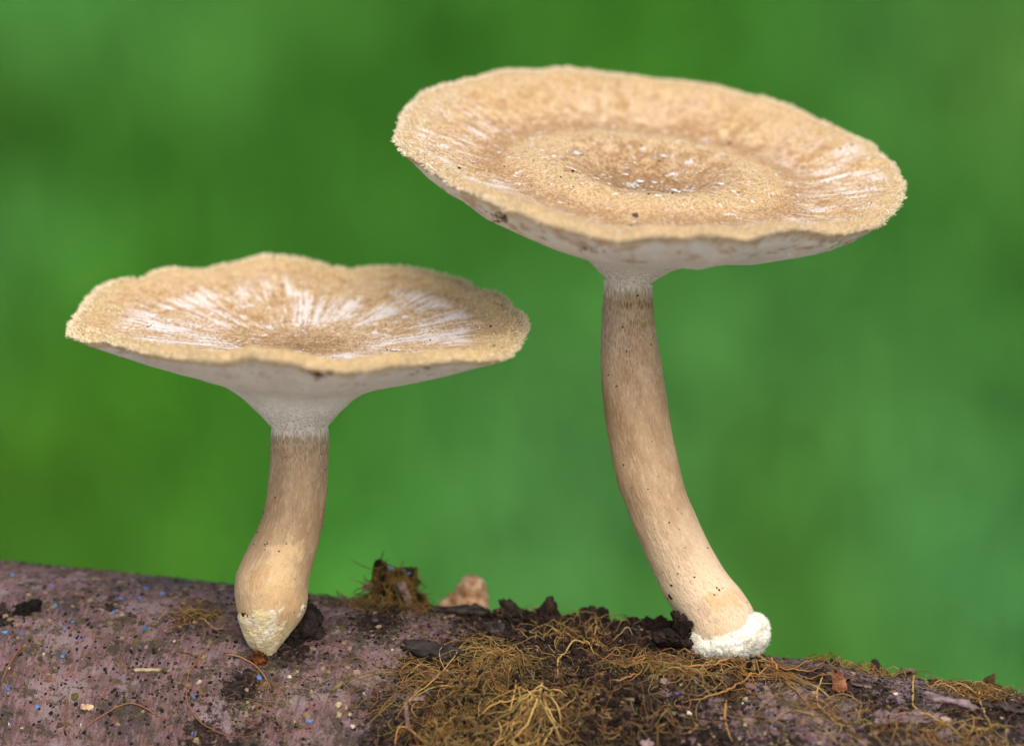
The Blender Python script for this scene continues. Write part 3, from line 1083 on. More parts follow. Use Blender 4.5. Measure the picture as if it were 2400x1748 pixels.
LEFT = dict(
    label='shorter pale tan mushroom with a wavy dished cap and white streaked top', foot=(622, 1520), seed=101,
    cx=699, a=540, b=124, yc=736, tilt=0.0, bow=34, sg=2.2, gpow=2.4,
    rim=[(159, 767), (160, 788), (202, 804), (244, 799), (279, 810), (316, 820), (362, 834), (436, 842), (516, 848), (543, 844), (583, 834), (630, 842), (700, 855), (733, 868),
         (813, 876), (880, 866), (920, 858), (1000, 852), (1093, 845), (1133, 848), (1191, 839), (1213, 820), (1221, 804), (1239, 767), (1234, 746), (1213, 730), (1196, 722),
         (1194, 706), (1167, 687), (1133, 680), (1111, 676), (1088, 659), (1053, 650), (1013, 641), (968, 627), (920, 625), (866, 627), (834, 632), (786, 627), (747, 618),
         (720, 607), (663, 598), (623, 595), (583, 607), (530, 619), (463, 634), (436, 629), (402, 625), (370, 634), (330, 653), (290, 650), (263, 661), (228, 677), (202, 706),
         (191, 727), (162, 756)],
    top=[(0, -78), (0.1, -77), (0.25, -70), (0.45, -54), (0.65, -33), (0.8, -14), (0.92, -2), (1, 0)],
    lip=lambda th: 4 + 22 * np.maximum(0, -np.sin(th)) ** 1.5 + 8 * np.cos(th) ** 2,
    under=[(0, 300), (0.12, 258), (0.17, 222), (0.24, 184), (0.31, 163), (0.4, 146), (0.56, 116), (0.7, 84), (0.83, 50), (0.95, 18), (1, 4)],
    rmin=0.126,
    stem=[(636, 998, 768, 998), (634, 1030, 770, 1030), (634, 1088, 769, 1088), (627, 1154, 767, 1150), (617, 1203, 761, 1215), (596, 1255, 745, 1282), (567, 1313, 729, 1338),
          (552, 1348, 722, 1372), (548, 1383, 721, 1398), (553, 1422, 716, 1430), (563, 1453, 700, 1460), (575, 1484, 676, 1484), (592, 1508, 652, 1508), (612, 1526, 634, 1528)],
    fuzz=(0.82, 0.71, 0.50),
    flakes=rand_flakes(60, 5, 0.45, 0.2, 3, 7),
    m_cap=mat_cap('left_cap_skin', 0.09, (0.66, 0.49, 0.245), 3.1, 0.5, (0.34, 0.74)),
    m_pore=mat_pore('left_pores', 0.55), m_stem=mat_stem('left_stem_skin', (0.56, 0.40, 0.235), 2.0, [(3.35, 0.10, 0.75, 0.36, (0.68, 0.50, 0.28), 0.8), (3.6, -0.22, 0.35, 0.16, (0.40, 0.22, 0.09), 0.5), (4.1, 0.15, 0.35, 0.4, (0.50, 0.32, 0.15), 0.5)]),
    foot_c=(620, 1475), myc_label='cream felty foot of the stem',
    bulge=4.0,
    foot_tube=[(553, 1432, 722, 1400), (556, 1445, 719, 1418), (563, 1460, 708, 1440), (571, 1482, 690, 1468), (580, 1502, 668, 1496), (592, 1518, 650, 1516), (604, 1529, 642, 1530), (616, 1540, 636, 1542)],
    m_myc=mat_mycelium('left_mycelium', (0.62, 0.52, 0.31), (0.70, 0.66, 0.58)))
RIGHT = dict(
    label='taller tan mushroom with a broad tilted dish cap on a bent stem', foot=(1700, 1524), seed=202,
    cx=1522, a=598, b=189, yc=367, tilt=0.105, bow=25, sg=2.2, gpow=2.6,
    rim=[(925, 328), (931, 303), (943, 266), (977, 226), (1002, 213), (1036, 195), (1079, 191), (1122, 176), (1162, 169), (1193, 161), (1255, 163), (1301, 158), (1345, 157), (1382, 163),
         (1425, 169), (1487, 176), (1548, 184), (1587, 188), (1646, 197), (1704, 208), (1747, 219), (1791, 222), (1820, 235), (1864, 251), (1890, 264), (1907, 279), (1966, 299),
         (2006, 320), (2047, 340), (2070, 366), (2100, 395), (2117, 427), (2120, 456), (2105, 486), (2082, 509), (2067, 526), (2030, 538), (1951, 547), (1907, 539), (1849, 541),
         (1806, 545), (1776, 553), (1747, 565), (1718, 557), (1675, 550), (1616, 555), (1558, 551), (1517, 556), (1471, 565), (1431, 567), (1394, 553), (1301, 528), (1224, 500),
         (1169, 484), (1116, 456), (1054, 429), (1017, 405), (993, 382), (965, 372), (940, 359)],
    top=[(0, -92), (0.08, -88), (0.16, -72), (0.26, -42), (0.36, -27), (0.45, -29), (0.55, -44), (0.64, -50), (0.74, -34), (0.86, -10), (0.94, 2), (1, -2)],
    lip=lambda th: 2 + 5 * np.maximum(0, -np.sin(th)) + 2 * np.cos(th) ** 2,
    under=[(0, 320), (0.11, 275), (0.14, 255), (0.18, 236), (0.25, 218), (0.4, 196), (0.6, 160), (0.8, 102), (0.9, 58), (0.97, 16), (1, 4)],
    rmin=0.108,
    stem=[(1415, 655, 1530, 668), (1413, 700, 1532, 704), (1408, 769, 1537, 762), (1407, 848, 1547, 832), (1410, 910, 1557, 892), (1418, 986, 1568, 968), (1427, 1046, 1577, 1025),
          (1438, 1090, 1587, 1070), (1449, 1143, 1597, 1112), (1465, 1181, 1606, 1150), (1483, 1234, 1622, 1190), (1512, 1297, 1642, 1232), (1534, 1347, 1662, 1276),
          (1556, 1395, 1698, 1337), (1581, 1430, 1735, 1378), (1600, 1462, 1762, 1418), (1610, 1490, 1771, 1454), (1620, 1510, 1766, 1490), (1645, 1528, 1742, 1524)],
    fuzz=(0.80, 0.70, 0.52),
    flakes=rand_flakes(70, 9, 0.16, 0.12, 3, 8) + rand_flakes(36, 12, 0.6, 0.2, 2.5, 6),
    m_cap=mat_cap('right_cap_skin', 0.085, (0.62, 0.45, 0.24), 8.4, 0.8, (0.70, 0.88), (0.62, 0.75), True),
    m_pore=mat_pore('right_pores', 0.8), m_stem=mat_stem('right_stem_skin', (0.70, 0.555, 0.40), 5.0, [(0.52, 0.35, 0.12, 0.5, (0.22, 0.115, 0.035), 1.0), (1.0, 0.55, 0.11, 0.3, (0.22, 0.115, 0.035), 0.9), (7.9, 0.25, 0.35, 0.35, (0.55, 0.33, 0.14), 0.6), (8.2, -0.1, 0.4, 0.3, (0.62, 0.42, 0.24), 0.4)], 0.045),
    foot_c=(1700, 1492), myc_label='bright white cottony mycelium round the foot of the stem',
    foot_blob=[((0, -8, -10), 66), ((-40, -8, -20), 46), ((-56, -8, -10), 36), ((44, 4, -10), 50), ((58, 14, 0), 38), ((66, 22, 0), 30), ((20, -12, -44), 34), ((-16, -10, -46), 34), ((44, 6, -36), 34),
               ((-46, 2, -34), 26), ((60, -8, -16), 32), ((46, 32, -26), 26), ((0, -6, 20), 60), ((24, 6, -50), 22)],
    m_myc=mat_mycelium('right_mycelium', (0.82, 0.82, 0.76), (0.74, 0.69, 0.54)))

mL, cL, SVL = mushroom(LEFT)
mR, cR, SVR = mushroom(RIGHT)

# ------------------------------------------------------------------ litter on the branch
BLACK = (0.022, 0.017, 0.016)


def rough_thing(name, label, cat, pxpos, spheres, cols, amp=7, scale=14, sub=5, h=0.0, seed=1, group=None, W=None, mat=None):
    """a lump sitting on the bark at a photo pixel"""
    if name != 'young_mushroom':
        name = cat.replace(' ', '_')
    p, nrm = on(*pxpos, h)
    if W is not None:
        p = PX(pxpos[0], pxpos[1], W)
    V, Tr = blob(spheres, sub, amp, scale, 4, seed)
    n1 = fbm(V[:, 0] / 16, V[:, 1] / 16, V[:, 2] / 16, 3, seed + 5)
    n2 = (n1 + 1) / 2
    n2 = np.clip((n2 - 0.3) / 0.4, 0, 1)[:, None]
    C = np.array(cols[0]) * (1 - n2) + np.array(cols[1]) * n2
    if 'soil' in cat or 'bark' in cat:
        C = C * 0.55
    C = np.concatenate([C, np.ones((len(C), 1))], 1)
    bw = F2W(p)
    me = mesh_np(name, F2W(V + p) - bw, None, Tr, {'col': C})
    return thing(name, label, cat, bw, group, me, mat or M_SOIL)


def bark_plate(label, pxpos, length, width, thick, ang, lift, cols, seed, group=None, tilt=0.0, name='bark_flake', cat='bark flake'):
    """a curled chip of bark lying on the branch, ang in the bark plane (0 = along the branch)"""
    t0, v0 = at(*pxpos)
    p, N = surf(t0, v0)
    T, up, fr = frame(t0)
    B = np.cross(N, T)
    B = B if B[1] < 0 else -B          # pointing down the visible face
    ca, sa_ = math.cos(ang), math.sin(ang)
    U = T * ca + B * sa_
    Vv = -T * sa_ + B * ca
    nu, nv = 26, 12
    u = np.linspace(-1, 1, nu)[:, None] * np.ones((1, nv))
    v = np.ones((nu, 1)) * np.linspace(-1, 1, nv)[None]
    e = 1 + 0.5 * fbm(u * 2.6, v * 2.6, 0, 4, seed, .65)
    sh = np.sqrt(np.clip(1 - 0.55 * u ** 4, 0, 1))
    uu = u * length / 2 * e
    vv = v * width / 2 * sh * (1 + 0.6 * fbm(u * 4, np.sign(v) * 3, 1.5, 4, seed + 2, .65))
    tq, vq = t0 + uu * ca - vv * sa_, v0 + uu * sa_ + vv * ca
    gs_, Ns = surf(tq, vq)
    hgt = lift * (0.5 + 0.5 * u) + tilt * (v * .5 + .5) + 0.08 * width * (v ** 2) + 0.16 * min(width, 40) * fbm(u * 5, v * 3, 0, 4, seed + 4, .65)
    topv = gs_ + Ns * (hgt + thick)[..., None]
    botv = gs_ + Ns * (hgt - 3)[..., None]
    n = nu * nv
    V = np.concatenate([topv.reshape(-1, 3), botv.reshape(-1, 3)])
    q = grid_quads(nu, nv, False)
    qb = q[:, ::-1] + n
    i = np.arange(nu - 1)
    e1_ = np.stack([i * nv, (i + 1) * nv, (i + 1) * nv + n, i * nv + n], -1)
    e2_ = np.stack([(i + 1) * nv + nv - 1, i * nv + nv - 1, i * nv + nv - 1 + n, (i + 1) * nv + nv - 1 + n], -1)
    j = np.arange(nv - 1)
    e3_ = np.stack([j + 1, j, j + n, j + 1 + n], -1)
    o_ = (nu - 1) * nv
    e4_ = np.stack([o_ + j, o_ + j + 1, o_ + j + 1 + n, o_ + j + n], -1)
    nn = np.clip((fbm(V[:, 0] / 20, V[:, 1] / 20, V[:, 2] / 20, 3, seed + 6) + 0.4) / 0.8, 0, 1)[:, None]
    C = np.array(cols[0]) * (1 - nn) + np.array(cols[1]) * nn
    C = np.concatenate([C, np.ones((len(C), 1))], 1)
    bw = F2W(p)
    me = mesh_np(name, F2W(V) - bw, np.concatenate([q, qb, e1_, e2_, e3_, e4_]), None, {'col': C}, True)
    return thing(name, label, cat, bw, group, me, M_CHIP)


DK = (BLACK, (0.075, 0.055, 0.042))
rough_thing('bark_lump', 'black crusty lump of bark wedged under the shorter mushroom', 'bark lump', (704, 1486),
            [((0, 0, 0), 36), ((16, 36, 10), 32), ((-22, -26, -6), 30), ((26, -8, 0), 24), ((6, 54, 14), 20), ((-34, -40, 0), 18), ((36, -30, 0), 14), ((42, 6, 8), 14)],
            (BLACK, (0.06, 0.046, 0.044)), 14, 11, 6, 0, 12)
rough_thing('bark_lump', 'small orange brown crumb of rotten wood below the shorter mushroom foot', 'wood crumb', (606, 1548), [((0, 0, 0), 17), ((-4, 12, 0), 14), ((8, -14, 0), 12)],
            ((0.03, 0.012, 0.006), (0.19, 0.065, 0.018)), 11, 8, 5, 0, 15)
rough_thing('bark_lump', 'black bark scar on the mauve bark away from the mushrooms', 'bark scar', (58, 1428), [((0, 0, 0), 24), ((22, 16, 0), 17), ((-16, -8, 0), 16), ((4, -22, 0), 13)],
            ((0.008, 0.007, 0.007), (0.022, 0.02, 0.019)), 9, 9, 5, -6, 18)
def moss_clump():
    p, nrm = on(915, 1418)
    bw = F2W(p)
    root = thing('moss_clump', 'brown mossy clump of debris standing up on the branch between the mushrooms', 'moss clump', bw)
    V, Tr = blob([((-10, 0, 0), 40), ((-8, 40, 10), 30), ((-18, 66, 14), 20), ((24, 50, 10), 30), ((40, 46, 8), 20), ((-36, -6, 0), 30), ((40, 8, 6), 30), ((70, -8, 0), 20), ((46, 66, 12), 12),
                  ((-24, 82, 14), 12), ((0, 20, 0), 30)], 6, 20, 18, 5, 21)
    V = V * 1.14
    n1 = fbm(V[:, 0] / 18, V[:, 1] / 26, V[:, 2] / 18, 4, 26, .6)
    n2 = np.clip((n1 + 0.15) / 0.4, 0, 1)[:, None]
    C = np.array((0.010, 0.007, 0.004)) * (1 - n2) + np.array((0.14, 0.082, 0.018)) * n2
    C = np.concatenate([C, np.ones((len(C), 1))], 1)
    core = part('core', mesh_np('core', F2W(V + p) - bw, None, Tr, {'col': C}), M_SOIL, root)
    r_ = np.random.default_rng(88)

    def slab(name, c, L_, w_, th_, ang, col, seed):
        nu, nv = 14, 8
        u, v = np.meshgrid(np.linspace(-1, 1, nu), np.linspace(-1, 1, nv), indexing='ij')
        uu = u * L_ / 2 * (1 + .3 * fbm(u * 2, v * 3, 0, 3, seed))
        vv = v * w_ / 2 * (1 + .4 * fbm(u * 4, np.sign(v) * 2, 0, 3, seed + 1))
        ww = 6 * fbm(u * 2, v * 2, 0, 3, seed + 2)
        ca, sa_ = math.cos(ang), math.sin(ang)
        T_ = np.stack([uu * ca - vv * sa_, uu * sa_ + vv * ca, ww - th_ / 2 + 4 * u], -1).reshape(-1, 3)
        B_ = T_ + np.array([0, 0, th_])
        n = nu * nv
        q = grid_quads(nu, nv, False)
        rim = np.concatenate([np.arange(nv), np.arange(1, nu) * nv + nv - 1, (nu - 1) * nv + np.arange(nv - 2, -1, -1), np.arange(nu - 2, 0, -1) * nv])
        e = np.stack([rim, np.roll(rim, -1), np.roll(rim, -1) + n, rim + n], -1)
        C = np.concatenate([np.tile(col, (2 * n, 1)) * r_.uniform(0.75, 1.2, (2 * n, 1)), np.ones((2 * n, 1))], 1)
        part(name, mesh_np(name, F2W(np.concatenate([T_, B_]) + p + np.array(c)) - bw, np.concatenate([q, q[:, ::-1] + n, e]), None, {'col': C}), M_CHIP, root)
    slab('bark_chip', (-42, 48, 0), 52, 15, 7, 0.35, (0.16, 0.10, 0.095), 1)
    slab('bark_chip', (38, 30, -34), 62, 18, 6, -1.2, (0.20, 0.13, 0.115), 2)
    slab('bark_chip', (18, 34, -34), 40, 10, 5, -1.35, (0.10, 0.065, 0.05), 3)
    slab('bark_chip', (-24, 78, 0), 34, 16, 8, 1.5, (0.085, 0.05, 0.014), 4)
    slab('bark_chip', (-44, 22, 0), 26, 16, 8, 0.6, (0.06, 0.045, 0.04), 5)
    slab('bark_chip', (46, 70, 4), 30, 13, 6, -0.4, (0.03, 0.022, 0.016), 6)
    slab('bark_chip', (6, 82, 6), 26, 10, 6, 0.2, (0.11, 0.07, 0.03), 7)
    for c_, sz_ in (((2, 88, 2), 10), ((34, 82, 0), 10), ((46, 76, -6), 8)):
        N_ = np.array([0, 0.8, -0.6])
        Vc, qc, tc = chip_mesh(int(90 + sz_ + c_[0]), sz_ * 1.3, N_)
        Cc = np.tile((0.055, 0.18, 0.42, 1), (len(Vc), 1))
        part('blue_speck', mesh_np('blue_speck', F2W(Vc + p + np.array(c_)) - bw, qc, tc, {'col': Cc}, False), M_BLUE, root)
    # moss strands hanging down its face
    k = 420
    ii = r_.integers(0, len(V), k)
    P0 = V[ii] + p
    out = V[ii] / np.linalg.norm(V[ii], axis=1, keepdims=True)
    n = 9
    st = r_.uniform(2.2, 5, (k, 1))
    dirn = np.cumsum(r_.normal(0, .28, (k, n, 3)), 1) + out[:, None] * 0.5 + np.array([0, -0.75, 0]) + r_.normal(0, .45, (k, 1, 3))
    P = P0[:, None] + np.cumsum(dirn * st[..., None], 1)
    cols = np.array([(0.20, 0.125, 0.025), (0.12, 0.075, 0.018), (0.26, 0.17, 0.05), (0.06, 0.04, 0.015)])[r_.integers(0, 4, k)] * r_.uniform(0.6, 1.2, (k, 1))
    Vt, Qt, Ct = tubes(P, r_.uniform(0.8, 1.7, k), 4, cols)
    part('moss_strands', simple_mesh('moss_strands', Vt, Qt, None, Ct, bw), M_FIBRE, core, True)


rough_thing('bark_lump', 'dark hollow ringed bark scale at the foot of the mossy clump', 'bark scale', (918, 1434), [((0, 0, 0), 15), ((-17, 4, 0), 11), ((14, 6, 0), 12), ((-36, 6, 0), 11), ((-54, 8, 0), 10), ((28, 4, 0), 8)],
            (BLACK, (0.10, 0.075, 0.04)), 5, 8, 4, 0, 25)
# young fungus behind the ridge
pf = axis(1090.0)
t_, up_, fr_ = frame(1090.0)
p_back, _ = surf(1090.0, -0.42 * R)
rough_thing('young_mushroom', 'blurred orange tan knob of a young mushroom behind the ridge', 'mushroom', (1092, 1392), [((6, -40, 0), 50), ((14, 4, 0), 40), ((16, 14, 0), 34), ((-22, -22, 0), 30), ((-46, -34, 0), 26), ((24, -20, 0), 34)],
            ((0.34, 0.16, 0.065), (0.66, 0.46, 0.30)), 5, 18, 5, 0, 27, None, p_back[2])
# soil teeth along the ridge
rough_thing('soil_lump', 'dark soil tooth standing on the ridge beside the golden fibres', 'soil lump', (1287, 1448), [((0, 0, 0), 30), ((2, 24, 0), 19), ((2, 40, 0), 11), ((-20, -8, 0), 24), ((20, -10, 0), 22)],
            (BLACK, (0.085, 0.052, 0.036)), 13, 10, 6, 0, 31)
rough_thing('soil_lump', 'black shiny edged soil lump with fibres hanging over it', 'soil lump', (1390, 1462), [((0, 0, 0), 30), ((-10, 14, 0), 26), ((14, 14, 0), 24), ((-22, 20, 0), 14), ((30, -6, 0), 20)],
            (BLACK, (0.06, 0.05, 0.04)), 13, 10, 6, 0, 33)
rough_thing('soil_lump', 'greyish granular soil lump beside the pale fibre tuft', 'soil lump', (1152, 1478), [((0, 0, 0), 22), ((16, 6, 0), 16), ((-14, -2, 0), 15)],
            (BLACK, (0.13, 0.11, 0.11)), 9, 6, 6, 0, 35)
rough_thing('soil_lump', 'ragged dark lump with a raised black chip, nearest the young mushroom', 'soil lump', (1192, 1445), [((0, 0, 0), 26), ((4, 20, 0), 17), ((-12, 30, 0), 9), ((24, 6, 0), 14), ((-20, -4, 0), 18)],
            (BLACK, (0.085, 0.062, 0.04)), 13, 9, 6, 0, 36)
rough_thing('soil_lump', 'crumbly black soil clinging to the taller mushroom foot', 'soil lump', (1600, 1488), [((0, 0, 0), 24), ((-10, 22, -6), 13), ((-2, 36, -22), 12), ((-16, 46, -14), 11), ((-30, -6, 0), 22), ((10, -18, -10), 17), ((14, 26, -34), 10), ((-52, -8, 4), 18)],
            (BLACK, (0.07, 0.045, 0.035)), 15, 8, 6, 0, 37, None, cR['W0'] - 30)
rough_thing('soil_lump', 'low black soil heap along the ridge between the lump and the taller mushroom', 'soil lump', (1520, 1466), [((0, 0, 0), 24), ((-30, 4, 0), 20), ((30, 4, 0), 22), ((56, 0, 0), 18), ((-54, -2, 0), 15)],
            (BLACK, (0.07, 0.045, 0.032)), 14, 10, 6, 0, 39)
rough_thing('soil_lump', 'blunt dark bark knob rising from the branch past the taller mushroom', 'bark stub', (2053, 1570), [((0, 0, 0), 16), ((-1, 16, 0), 12), ((-3, 26, 0), 10), ((12, -12, 0), 14), ((-12, -10, 0), 12)],
            (BLACK, (0.06, 0.05, 0.05)), 4, 10, 4, 0, 41)
rough_thing('soil_lump', 'brown fibrous tuft of litter at the low end of the branch', 'litter tuft', (2322, 1618), [((0, 0, 0), 20), ((-4, 22, 0), 13), ((6, 34, 0), 8), ((26, -4, 0), 16), ((-26, -8, 0), 14)],
            ((0.05, 0.028, 0.012), (0.21, 0.115, 0.05)), 8, 9, 4, 0, 43)
rough_thing('soil_lump', 'small brown crumb of litter beside the dark bark knob', 'litter crumb', (2005, 1566), [((0, 0, 0), 14), ((8, 6, 0), 9), ((-14, 2, 0), 9)],
            (BLACK, (0.12, 0.075, 0.055)), 5, 8, 4, 0, 44)
rough_thing('soil_lump', 'tiny dark crumb on the ridge just past the white mycelium', 'soil crumb', (1950, 1556), [((0, 0, 0), 13), ((-16, 2, 0), 10), ((14, -2, 0), 9)],
            (BLACK, (0.06, 0.045, 0.03)), 5, 8, 4, 0, 45)

PURP = ((0.055, 0.036, 0.036), (0.17, 0.11, 0.11))
bark_plate('dark ridged bark flake behind the soil, below the young mushroom', (1070, 1440), 130, 26, 9, 0.10, 10, ((0.008, 0.007, 0.007), (0.05, 0.042, 0.034)), 51)
bark_plate('flat grey black bark flake left of the pale fibre tuft', (1010, 1527), 120, 46, 7, 0.08, 4, ((0.008, 0.007, 0.007), (0.042, 0.034, 0.033)), 52)
bark_plate('reddish brown bark strip curling up on the ridge near the low end', (2228, 1602), 92, 20, 8, 0.06, 8, ((0.03, 0.012, 0.01), (0.13, 0.05, 0.035)), 53)
bark_plate('small dark bark tab standing up near the blunt knob', (2122, 1585), 40, 26, 5, 0.3, 14, PURP, 54)
bark_plate('rusty orange slab of bark on the branch below the blunt knob', (1963, 1605), 80, 30, 4, 1.25, 4, ((0.12, 0.045, 0.022), (0.32, 0.13, 0.07)), 55)
bark_plate('pinkish splinter crossing the fibres beside the rough bark', (955, 1680), 84, 9, 5, 1.25, 12, ((0.14, 0.085, 0.075), (0.26, 0.17, 0.15)), 56)
bark_plate('short pinkish splinter beside the longer one', (975, 1642), 36, 9, 5, -0.2, 8, ((0.14, 0.085, 0.075), (0.26, 0.17, 0.15)), 57)
bark_plate('pale mauve chip leaning on the mossy clump', (948, 1400), 66, 24, 7, 1.2, 14, ((0.12, 0.08, 0.075), (0.25, 0.175, 0.165)), 58)
bark_plate('cracked mauve bark flake at the low end of the branch', (2230, 1655), 120, 36, 4, 0.15, 4, ((0.11, 0.075, 0.078), (0.27, 0.20, 0.21)), 61)
bark_plate('dark bark flake under the litter tuft', (2350, 1660), 110, 34, 5, 0.2, 6, (BLACK, (0.11, 0.075, 0.065)), 62)
bark_plate('thin mauve bark flake low beside the rusty slab', (2120, 1690), 140, 34, 4, -0.1, 4, ((0.09, 0.06, 0.066), (0.22, 0.155, 0.165)), 63)
bark_plate('brown oval bark scale on bare bark between mushroom foot and fibres', (730, 1592), 18, 10, 4, 0.2, 2, ((0.09, 0.06, 0.04), (0.2, 0.14, 0.1)), 64)
bark_plate('olive stick fragment lying on bare mauve bark', (788, 1612), 30, 8, 4, -0.9, 3, ((0.10, 0.075, 0.03), (0.2, 0.16, 0.07)), 65)
bark_plate('pale straw fragment on the bare bark below the blue flecks', (345, 1572), 58, 7, 4, -0.12, 3, ((0.24, 0.19, 0.10), (0.42, 0.36, 0.22)), 66)
bark_plate('cream seed husk on the dark lower bark', (205, 1657), 27, 13, 7, 0.0, 2, ((0.45, 0.30, 0.19), (0.72, 0.58, 0.42)), 67, name='seed_husk', cat='seed husk')

# blue flecks
BLUES = [(344, 1379, 13), (327, 1400, 11), (380, 1390, 11), (343, 1474, 13), (170, 1458, 11), (153, 1471, 9), (51, 1484, 10), (130, 1419, 10), (270, 1432, 9), (156, 1531, 9), (147, 1538, 9),
         (288, 1585, 9), (21, 1617, 10), (85, 1654, 9), (456, 1630, 8), (453, 1720, 7), (8, 1482, 10), (190, 1492, 9), (283, 1405, 10), (606, 1588, 14), (722, 1686, 9), (803, 1403, 11),
         (1000, 1622, 8), (768, 1612, 6), (1585, 1626, 8), (1806, 1703, 8), (1588, 1472, 7), (1486, 1473, 7), (30, 1350, 10), (120, 1372, 9)]


def chip_mesh(seed, s, N, flat=0.35):
    r_ = np.random.default_rng(seed)
    k = 7
    a_ = np.sort(r_.uniform(0, 2 * math.pi, k) * 0.3 + np.arange(k) * 2 * math.pi / k)
    rr_ = s * r_.uniform(0.35, 0.75, k)
    st = r_.uniform(0.6, 1.0)
    ax1 = np.cross(N, np.array([0.3, 1, 0.2]))
    ax1 /= np.linalg.norm(ax1)
    ax2 = np.cross(N, ax1)
    rot = r_.uniform(0, 6.28)
    b1, b2 = ax1 * math.cos(rot) + ax2 * math.sin(rot), -ax1 * math.sin(rot) + ax2 * math.cos(rot)
    ring = (np.cos(a_) * rr_)[:, None] * b1 + (np.sin(a_) * rr_ * st)[:, None] * b2
    th_ = s * flat * 0.5
    V = np.concatenate([ring * 0.95 - N * 2, ring + N * th_ * .6, ring * 0.7 + N * th_ + (r_.uniform(-.2, .2, (k, 1)) * s) * N * .4, [N * th_ * 1.15]])
    q = []
    for L_ in range(2):
        for i in range(k):
            j_ = (i + 1) % k
            q.append((L_ * k + i, L_ * k + j_, (L_ + 1) * k + j_, (L_ + 1) * k + i))
    t = [(2 * k + i, 2 * k + (i + 1) % k, 3 * k) for i in range(k)]
    return V, np.array(q), np.array(t)


def chip(x, y, s, col, name, label, cat, group, seed, mat, flat=0.35):
    p, N = on(x, y)
    V, q, t = chip_mesh(seed, s, N, flat)
    C = np.tile(np.append(col, 1.0), (len(V), 1))
    C[:, :3] *= np.random.default_rng(seed).uniform(0.8, 1.15)
    bw = F2W(p)
    me = mesh_np(name, F2W(V + p) - bw, q, t, {'col': C}, False)
    return thing(name, label, cat, bw, group, me, mat)


moss_clump()
OWN = {(606, 1588): 'blue fleck on a dark crumb below the foot of the shorter mushroom', (803, 1403): 'blue fleck on the ridge beside the mossy clump',
       (722, 1686): 'dark blue fleck in the litter under the shorter mushroom', (1000, 1622): 'blue grey fleck beside the pinkish splinters',
       (1585, 1626): 'blue fleck on bare purple bark below the orange fibre mat', (1806, 1703): 'blue fleck low on the purple bark under the looping rootlets',
       (1588, 1472): 'blue fleck in the crumbly soil against the taller mushroom', (1486, 1473): 'blue fleck in the black soil heap', (768, 1612): 'tiny pale blue fleck beside the olive stick fragment'}
for i, (x, y, s) in enumerate(BLUES):
    own = OWN.get((x, y))
    chip(x, y, s * 1.15, np.array((0.05, 0.18, 0.50)) * (1.0 if i % 3 else 0.7), 'blue_fleck', own or 'tiny bright blue fleck stuck to the bare mauve bark', 'fleck',
         None if own else 'blue flecks on the bare bark', 300 + i, M_BLUE)
PALE = [(465, 1601, 17), (917, 1521, 8), (1047, 1566, 8), (853, 1627, 9), (1458, 1504, 8), (790, 1655, 20), (812, 1655, 13), (790, 1674, 15), (822, 1674, 9), (1745, 1640, 14), (1611, 1671, 16), (1600, 1603, 13),
        (430, 1413, 11), (190, 1699, 8), (690, 1691, 8), (828, 1701, 11), (20, 1696, 9), (50, 1708, 8), (100, 1532, 9), (20, 1566, 9), (733, 1617, 6), (2048, 1594, 6), (678, 1583, 10), (700, 1575, 9), (410, 1504, 8),
        (1740, 1645, 8), (1580, 1676, 10), (1745, 1697, 11), (2100, 1625, 12)]
POWN = {(465, 1601): 'greyish white scab of lichen on bare bark near the reddish rootlet', (1047, 1566): 'white grain beside the trailing golden fibres', (1458, 1504): 'white grain in the dark soil near the black lump',
        (430, 1413): 'round white grain beside the small fibre tuft', (917, 1521): 'white grain on smooth bark between the mossy clump and the olive stick', (2048, 1594): 'white grain just under the blunt bark knob',
        (2100, 1625): 'cream crumb past the rusty bark slab', (853, 1627): 'cream grain on bare bark beside the olive stick fragment', (410, 1504): 'pale grain on bare bark below the small fibre tuft'}
for i, (x, y, s) in enumerate(PALE):
    c = [(0.46, 0.40, 0.27), (0.56, 0.51, 0.43), (0.36, 0.32, 0.17)][i % 3]
    own = POWN.get((x, y))
    if own:
        lab, grp = own, None
    elif 780 < x < 830 and y < 1680:
        lab, grp, c = 'pale olive leaf crumb in the little cluster on bare bark', 'leaf crumbs in a cluster', (0.34, 0.31, 0.17)
    elif x < 740:
        lab, grp = 'small pale crumb of litter on the bare mauve bark or its dirt', 'pale crumbs on the bare bark'
    else:
        lab, grp = 'small pale crumb among the fibres and rough bark', 'pale crumbs in the rough bark'
    chip(x, y, s, np.array(c), 'pale_crumb', lab, 'crumb', grp, 400 + i, M_CHIP, 0.5)


# ---- smears and crumbs stuck to the caps
def on_grid(G, x, y):
    gx_, gy_ = proj(G)
    d = (gx_ - x) ** 2 + (gy_ - y) ** 2
    ok = d < max(30.0, d.min() + 1)
    wv = np.where(ok, G[..., 2], 1e9)
    i = np.unravel_index(np.argmin(wv), wv.shape)
    i0 = min(max(i[0], 1), G.shape[0] - 2)
    du = G[i0 + 1, i[1]] - G[i0 - 1, i[1]]
    dv = G[i[0], (i[1] + 2) % G.shape[1]] - G[i[0], i[1] - 2]
    N = np.cross(du, dv)
    N /= np.linalg.norm(N) + 1e-9
    return G[i], (N if N[2] < 0 else -N)


